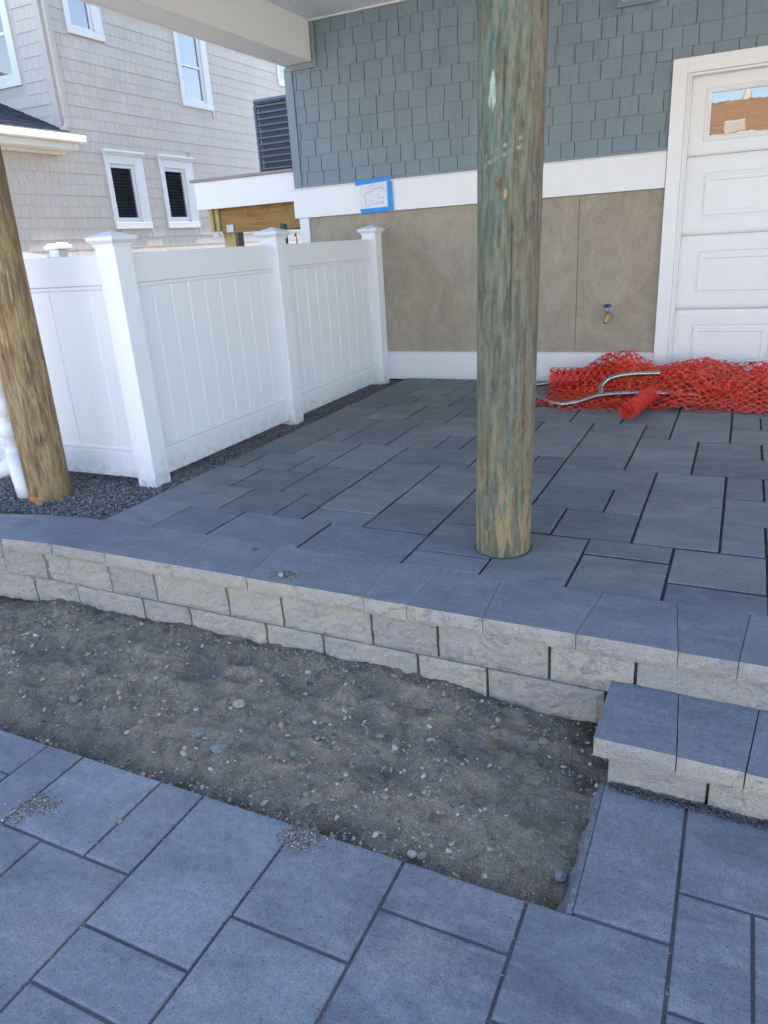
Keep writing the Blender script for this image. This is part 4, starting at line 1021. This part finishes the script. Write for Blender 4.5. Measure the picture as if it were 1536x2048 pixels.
def nwin(wa, wb, z0, z1, g, crown=False, double=False, shut=False):
    ga, gb, gz0, gz1 = g
    x = NXW
    w = MB()
    w.box(x - .011, x + .024, wa, ga - .03, z0 + .09, z1, .004); w.box(x - .011, x + .024, gb + .055, wb, z0 + .09, z1, .004)
    w.box(x - .011, x + .0245, ga - .0295, gb + .0545, gz1 + .05, z1, .004); w.box(x - .011, x + .030, wa, wb, z0, z0 + .0895, .004)
    if crown: w.box(x - .011, x + .045, wa - .012, wb + .012, z1 + .0005, z1 + .024, .004); w.box(x - .011, x + .075, wa - .03, wb + .03, z1 + .0245, z1 + .062, .012)
    f = w.build('window', 'white_trim', nh, fix=False)
    s = MB()
    s.box(x - .06, x - .004, ga - .029, ga - .0002, z0 + .0895, gz1 + .0495, .003); s.box(x - .06, x - .004, gb + .0002, gb + .054, z0 + .0895, gz1 + .0495, .003)
    s.box(x - .06, x - .0045, ga, gb, z0 + .09, gz0, .003); s.box(x - .06, x - .0045, ga, gb, gz1, gz1 + .049, .003)
    if double: zm = double; s.box(x - .05, x - .008, ga, gb, zm - .018, zm + .018, .003)
    s.build('sash', 'white_vinyl', f, fix=False)
    p = MB(); p.quad((x - .03, ga, gz0), (x - .03, gb, gz0), (x - .03, gb, gz1), (x - .03, ga, gz1)); p.build('pane', 'window_glass', f, fix=False)
    p = MB(); p.quad((x - .10, ga - .3, gz0 - .2), (x - .10, gb + .3, gz0 - .2), (x - .10, gb + .3, gz1 + .2), (x - .10, ga - .3, gz1 + .2)); p.build('dark_room', 'room_grey', f, fix=False)
    lv = MB(); zz = gz0 + .02
    while zz < gz1 - .02:
        if shut:
            mid = ga + (gb - ga) * .36
            for u0, u1 in ((ga + .01, mid - .03), (mid + .03, gb - .01)): lv.quad((x - .085, u0, zz), (x - .085, u1, zz), (x - .055, u1, zz + .045), (x - .055, u0, zz + .045))
            zz += .058
        else:
            lv.quad((x - .062, ga, zz), (x - .062, gb, zz), (x - .05, gb, zz + .030), (x - .05, ga, zz + .030)); zz += .045
    if shut: lv.box(x - .088, x - .05, mid - .028, mid + .028, gz0, gz1)
    lv.build('shutter' if shut else 'blind', 'shutter_white' if shut else 'blind_grey', f, fix=False)
nwin(2.744, 3.505, 1.58, 2.57, (2.853, 3.275, 1.735, 2.405), True)
nwin(3.879, 4.655, 1.58, 2.575, (3.995, 4.412, 1.745, 2.41), True)
nwin(2.50, 3.142, 3.99, 4.75, (2.605, 2.944, 4.105, 4.65))
nwin(4.655, 5.43, 3.39, 4.75, (4.76, 5.23, 3.522, 4.65), False, 3.985, True)
nwin(7.56, 8.3, 4.06, 5.0, (7.66, 8.1, 4.19, 4.9))
# street side upper window
f = part('window', nh, 'white_trim', (-6.14, -6.043, 2.06, 2.0885, 3.40, 4.9), (-6.95, -6.1405, 2.06, 2.0885, 3.40, 3.50), (-6.95, -6.85, 2.06, 2.0885, 3.5005, 4.9), b=.004)
part('sash', f, 'white_vinyl', (-6.165, -6.1405, 2.066, 2.0887, 3.5005, 4.9), (-6.85, -6.1655, 2.066, 2.0887, 3.5005, 3.55), (-6.85, -6.1655, 2.066, 2.0887, 3.985, 4.025), b=.003)
p = MB(); p.quad((-6.85, 2.08, 3.55), (-6.165, 2.08, 3.55), (-6.165, 2.08, 4.9), (-6.85, 2.08, 4.9)); p.build('pane', 'window_glass', f, fix=False)
# porch roof: shingled slope, gutter, soffit
rf = MB(); ex, ez = -5.22, 2.70
rf.poly([(ex, -5.2, ez), (ex, 2.088, ez), (-9.2, 2.088, ez + .41 * 3.98), (-9.2, -5.2, ez + .41 * 3.98)])
rf.poly([(ex, -5.2, ez - .03), (-9.2, -5.2, ez + .41 * 3.98 - .03), (-9.2, 2.088, ez + .41 * 3.98 - .03), (ex, 2.088, ez - .03)])
rf.poly([(ex, -5.2, ez - .03), (ex, 2.088, ez - .03), (ex, 2.088, ez), (ex, -5.2, ez)])
ro = rf.build('porch_roof', 'roof_dark', nh, fix=False)
tabs = {}
for k in range(12):
    sx = .13; x1 = ex + .01 - k * sx; zz = ez + .006 + .41 * k * sx
    y = 2.086
    while y > -.6:
        w = rn.choice([.18, .24, .3]); y2 = max(y - w, -.7)
        m = MB(); d = rn.uniform(0, .003)
        m.poly([(x1, y2 + .002, zz + d + .006), (x1, y - .002, zz + d + .006), (x1 - sx, y - .002, zz + .41 * sx + d), (x1 - sx, y2 + .002, zz + .41 * sx + d)])
        m.poly([(x1, y2 + .002, zz + d + .006), (x1, y2 + .002, zz - .004), (x1, y - .002, zz - .004), (x1, y - .002, zz + d + .006)])
        if y > -.2: m.build('roof_shingle', 'roof_dark', ro, fix=False)
        y = y2
part('gutter', nh, 'cream_gutter', (-5.215, -5.12, -5.2, 2.12, 2.615, 2.70), b=.012)
part('soffit', nh, 'cream_gutter', (NXW + .02, -5.19, -5.2, 2.02, 2.535, 2.6145), (NXW + .02, -5.40, -5.2, 1.99, 2.50, 2.5345), b=.006)
rr = MB(); rr.poly([(-4.83, 1.6, 7.2), (-4.83, 14.5, 7.2), (-8.5, 14.5, 9.6), (-8.5, 1.6, 9.6)]); rr.poly([(-12.4, 1.6, 7.2), (-8.5, 1.6, 9.6), (-8.5, 14.5, 9.6), (-12.4, 14.5, 7.2)]); rr.poly([(-4.83, 1.6, 7.2), (-8.5, 1.6, 9.6), (-12.4, 1.6, 7.2)]); rr.poly([(-4.83, 1.6, 7.195), (-12.4, 1.6, 7.195), (-12.4, 14.5, 7.195), (-4.83, 14.5, 7.195)])
rr.build('roof', 'roof_dark', nh, fix=False)

# ------------------------------------------------------------------ house across the street (seen in the door glass)
oh = thing('brown_roofed_house', (3, -20, -.46), 'house across the street with a brown shingle roof, mirrored in the garage window', 'house')
part('wall', oh, 'pale_siding', (-12, 18, -30, -17.4, -.46, 3.3), b=0)
r_ = MB(); sl = .235
for k in range(22):
    y0 = -16.9 - k * .31; z0 = 3.30 + sl * .31 * k
    r_.poly([(-13, y0, z0 + .03), (19, y0, z0 + .03), (19, y0 - .31, z0 + sl * .31), (-13, y0 - .31, z0 + sl * .31)]); r_.poly([(-13, y0, z0), (19, y0, z0), (19, y0, z0 + .03), (-13, y0, z0 + .03)])
yb = -16.9 - 22 * .31; zb = 3.3 + sl * .31 * 22
r_.poly([(-13, yb, zb), (19, yb, zb), (19, -31, 3.3), (-13, -31, 3.3)]); r_.build('roof', 'roof_brown', oh, fix=False)
part('fascia', oh, 'cream_gutter', (-13, 19, -16.95, -16.86, 3.12, 3.299), b=.01)
part('roof_vent', oh, 'tan_board', (1.97, 2.47, -17.6, -17.1, 3.3, 3.62), b=.02)
for i, (x, y, lb) in enumerate(((1.9, -27, 'tall pale mast standing behind the brown-roofed house'), (3.05, -28, 'dark leaning mast standing behind the brown-roofed house'))):
    q = thing('mast', (x, y, -.46), lb, 'mast')
    m = MB(); m.tube([(x, y, -.46), (x + .9 + .5 * i, y, 14)], [.16, .1], 10); m.build('mast_pole', ['cream_gutter', 'roof_dark'][i], q, True)

bh = thing('reflection_blocker', (8, 17, -.46), 'unseen house-shaped block added behind the blue house to darken the neighbour window reflections', 'house')  # added out of view to keep bright sky out of the lower panes
part('wall', bh, 'roof_dark', (0, 18, 13.5, 20, -.46, 4.4), b=0)
m = MB(); m.poly([(-.4, 13, 4.4), (18.4, 13, 4.4), (18.4, 16.7, 5.6), (-.4, 16.7, 5.6)]); m.poly([(-.4, 20.4, 4.4), (-.4, 16.7, 5.6), (18.4, 16.7, 5.6), (18.4, 20.4, 4.4)]); m.poly([(-.4, 13, 4.39), (-.4, 20.4, 4.39), (18.4, 20.4, 4.39), (18.4, 13, 4.39)]); m.build('roof', 'roof_dark', bh, fix=False)
# ------------------------------------------------------------------ orange safety netting and steel frame
net = thing('safety_netting', (2.4, -.3, 0), 'crumpled heap of orange plastic safety netting on the upper patio', 'netting')
def net_sheet(name, nu, nv, du, dv, fn, arm=.0042, hub=.024, smooth=False):
    """Star-shaped joints with tapering strands, mapped through fn(u, v) -> point."""
    V = []; Fc = []
    for j in range(nv):
        for i in range(nu):
            u = (i + .5 * (j % 2)) * du; v = j * dv
            dirs = [(du / 4, dv / 2), (-du / 4, dv / 2), (-du / 4, -dv / 2), (du / 4, -dv / 2)]
            h = hub * random.uniform(.8, 1.15)
            con = [(h, 0), (0, h * .75), (-h, 0), (0, -h * .75)]
            n = len(V)
            for c in con: V.append(fn(u + c[0] * .62, v + c[1] * .62))
            Fc.append((n, n + 1, n + 2, n + 3))
            for k, (a, b) in enumerate(dirs):
                if (j == 0 and b < 0) or (j == nv - 1 and b > 0): continue
                L = math.hypot(a, b); px, py = -b / L * arm / 2, a / L * arm / 2
                q = len(V)
                V.append(fn(u + a - px, v + b - py)); V.append(fn(u + a + px, v + b + py))
                c0, c1 = n + k, n + (k + 1) % 4
                Fc.append((c0, q, q + 1, c1) )
    me = bpy.data.meshes.new(name); me.from_pydata(V, [], Fc); me.materials.append(MATS['orange_plastic']); me.update()
    o = link(name, me, net); s = o.modifiers.new('thick', 'SOLIDIFY'); s.thickness = .0016; s.offset = 0
    return o
def heap_h(x, y):
    """Height of the heap's top surface."""
    e = min(1, max(0, (x - 1.56) / .35)); fr = min(1, max(0, (y + .80 - .05 * math.sin(x * 7)) / .42)); bk = min(1, max(0, (.24 - y) / .16))
    h = .06 + .13 * min(1, max(0, (y + .75) / .8)) + .045 * nz(x * 2.6, y * 2, 3) + .02 * nz(x * 7, y * 7, 5)
    h += .06 * math.exp(-((x - 2.02) / .2) ** 2 - ((y - .05) / .2) ** 2)
    h -= .03 * math.exp(-((x - 2.30) / .12) ** 2)
    return max(.012, h * (e ** .6) * (fr ** .7) * (.35 + .65 * bk))
def sheet_map(seed, lv, x0, y0, sx, sy, rot):
    cr, sr = math.cos(rot), math.sin(rot)
    def fn(u, v):
        a, b = u * sx, v * sy
        wx = .075 * nz(u * 3 + seed, v * 3, seed) + .012 * nz(u * 7, v * 7 + seed, 2)
        wy = .085 * nz(u * 3, v * 3 + seed, seed + 5) + .012 * nz(u * 7 + seed, v * 7, 7)
        x = x0 + cr * a - sr * b + wx; y = y0 + sr * a + cr * b + wy
        y = min(y, .19 + .03 * nz(x * 5, seed))
        h = heap_h(x, y)
        z = h * lv + .034 * nz(u * 4 + seed, v * 4, 11) + .008 * nz(u * 10, v * 10 + seed, 13) + .005
        return (x, y, max(.004 + .003 * random.random(), z))
    return fn
random.seed(21)
LAY = [(.35, 1.55, -.76, .84, .66, 0), (.7, 1.60, -.72, .80, .60, .03), (1.0, 1.6, -.74, .84, .64, -.02)]
for i, (lv, x0, y0, sx, sy, rot) in enumerate(LAY):
    net_sheet('netting_layer', 28, 27, .088, .058, sheet_map(3.7 * i + 1, lv, x0, y0, sx, sy, rot))
for i in range(9):
    x0, y0, ro = random.uniform(1.75, 3.0), random.uniform(-.62, -.2), random.uniform(-.5, .5)
    lv = random.uniform(.9, 1.2); sy = random.uniform(.28, .5); sx = random.uniform(.6, .9)
    base = sheet_map(90 + 7.3 * i, lv, x0, y0, sx, sy, ro)
    def crump(u, v, base=base, k=i):
        p = base(u, v); q = .03 * nz(u * 8 + k, v * 8, 21); return (p[0] + .03 * nz(u * 7, v * 7 + k, 5), min(.2, p[1] + .03 * nz(u * 7 + k, v * 7, 9)), max(.005, p[2] + q))
    net_sheet('netting_fold', 9, 11, .088, .058, crump)
# loose upright flap at the back and spilled edge in front
net_sheet('netting_flap', 8, 7, .092, .06, lambda u, v: (1.60 + u * .95 + .03 * nz(u * 4, v * 4, 31), .10 + .06 * nz(u * 5, v * 3, 33) + .03 * math.sin(u * 9), .02 + v * .62 * (.35 + .65 * math.exp(-((u - .42) / .25) ** 2)) + .02 * nz(u * 6, v * 6, 35)))
net_sheet('netting_flap', 14, 5, .098, .062, lambda u, v: (2.42 + u * .85 + .03 * nz(u * 4, v * 4, 41), .06 + .05 * nz(u * 5, v * 3, 43), .05 + v * .62 * (.6 + .3 * math.sin(u * 5)) + .03 * nz(u * 6, v * 6, 45)))
net_sheet('netting_flap', 8, 6, .09, .056, lambda u, v: (1.74 + u * .72 + .02 * nz(u * 5, v * 5, 51), -.90 + v * .9 + .03 * nz(u * 4, v * 4, 53) + .05 * u, max(.006, .012 + .05 * v + .02 * nz(u * 8, v * 8, 55))))
def roll(name, p, ax, L, r0, r1, turns, seed):
    p = Vector(p); ax = Vector(ax).normalized(); u_ = ax.cross(Vector((0, 0, 1))).normalized(); w_ = u_.cross(ax)
    tot = math.pi * (r0 + r1) * turns
    def fn(u, v):
        t = v / tot; a = t * turns * 2 * math.pi; r = r0 + (r1 - r0) * t + .006 * nz(u * 14, a * .8, seed) + .004 * nz(u * 40, a * 2, seed)
        q = p + ax * (u + .014 * nz(a * 2, seed, 1)) + u_ * (r * math.cos(a)) + w_ * (r * math.sin(a)); return (q.x, q.y, max(.004, q.z))
    nu = int(L / .05); nv = int(tot / .034)
    return net_sheet(name, nu, nv, .05, .034, fn, .0036, .009)
roll('netting_roll', (2.245, -1.10, .062), (.16, 1, .03), .55, .060, .008, 5, 3)
roll('netting_roll', (1.56, -.22, .095), (1, .10, .02), .55, .095, .03, 4, 9)
fr = thing('steel_pipe_frame', (1.9, -.4, 0), 'bent shiny steel tube frame half buried in the orange netting', 'pipe frame')
def pipe(pts, r=.018):
    P = [Vector(p) for p in pts]; out = []
    for i in range(len(P) - 1):
        p0, p1, p2, p3 = P[max(i - 1, 0)], P[i], P[i + 1], P[min(i + 2, len(P) - 1)]
        for s in range(8):
            t = s / 8; out.append(.5 * ((2 * p1) + (-p0 + p2) * t + (2 * p0 - 5 * p1 + 4 * p2 - p3) * t * t + (-p0 + 3 * p1 - 3 * p2 + p3) * t ** 3))
    out.append(P[-1]); m = MB(); m.tube(out, r, 14); m.build('pipe', 'steel', fr, True)
pipe([(1.10, -.24, .025), (1.28, -.16, .025), (1.45, -.09, .03), (1.62, -.04, .045), (1.80, .0, .06), (2.0, .04, .07)])
pipe([(1.30, -.30, .02), (1.46, -.46, .02), (1.62, -.66, .02), (1.74, -.75, .02), (1.86, -.72, .035), (1.98, -.62, .06), (2.15, -.56, .07), (2.4, -.52, .07), (2.62, -.5, .06)])
pipe([(2.00, -.61, .06), (1.985, -.55, .10), (2.01, -.50, .145), (2.08, -.45, .17), (2.2, -.40, .18), (2.36, -.36, .18)])
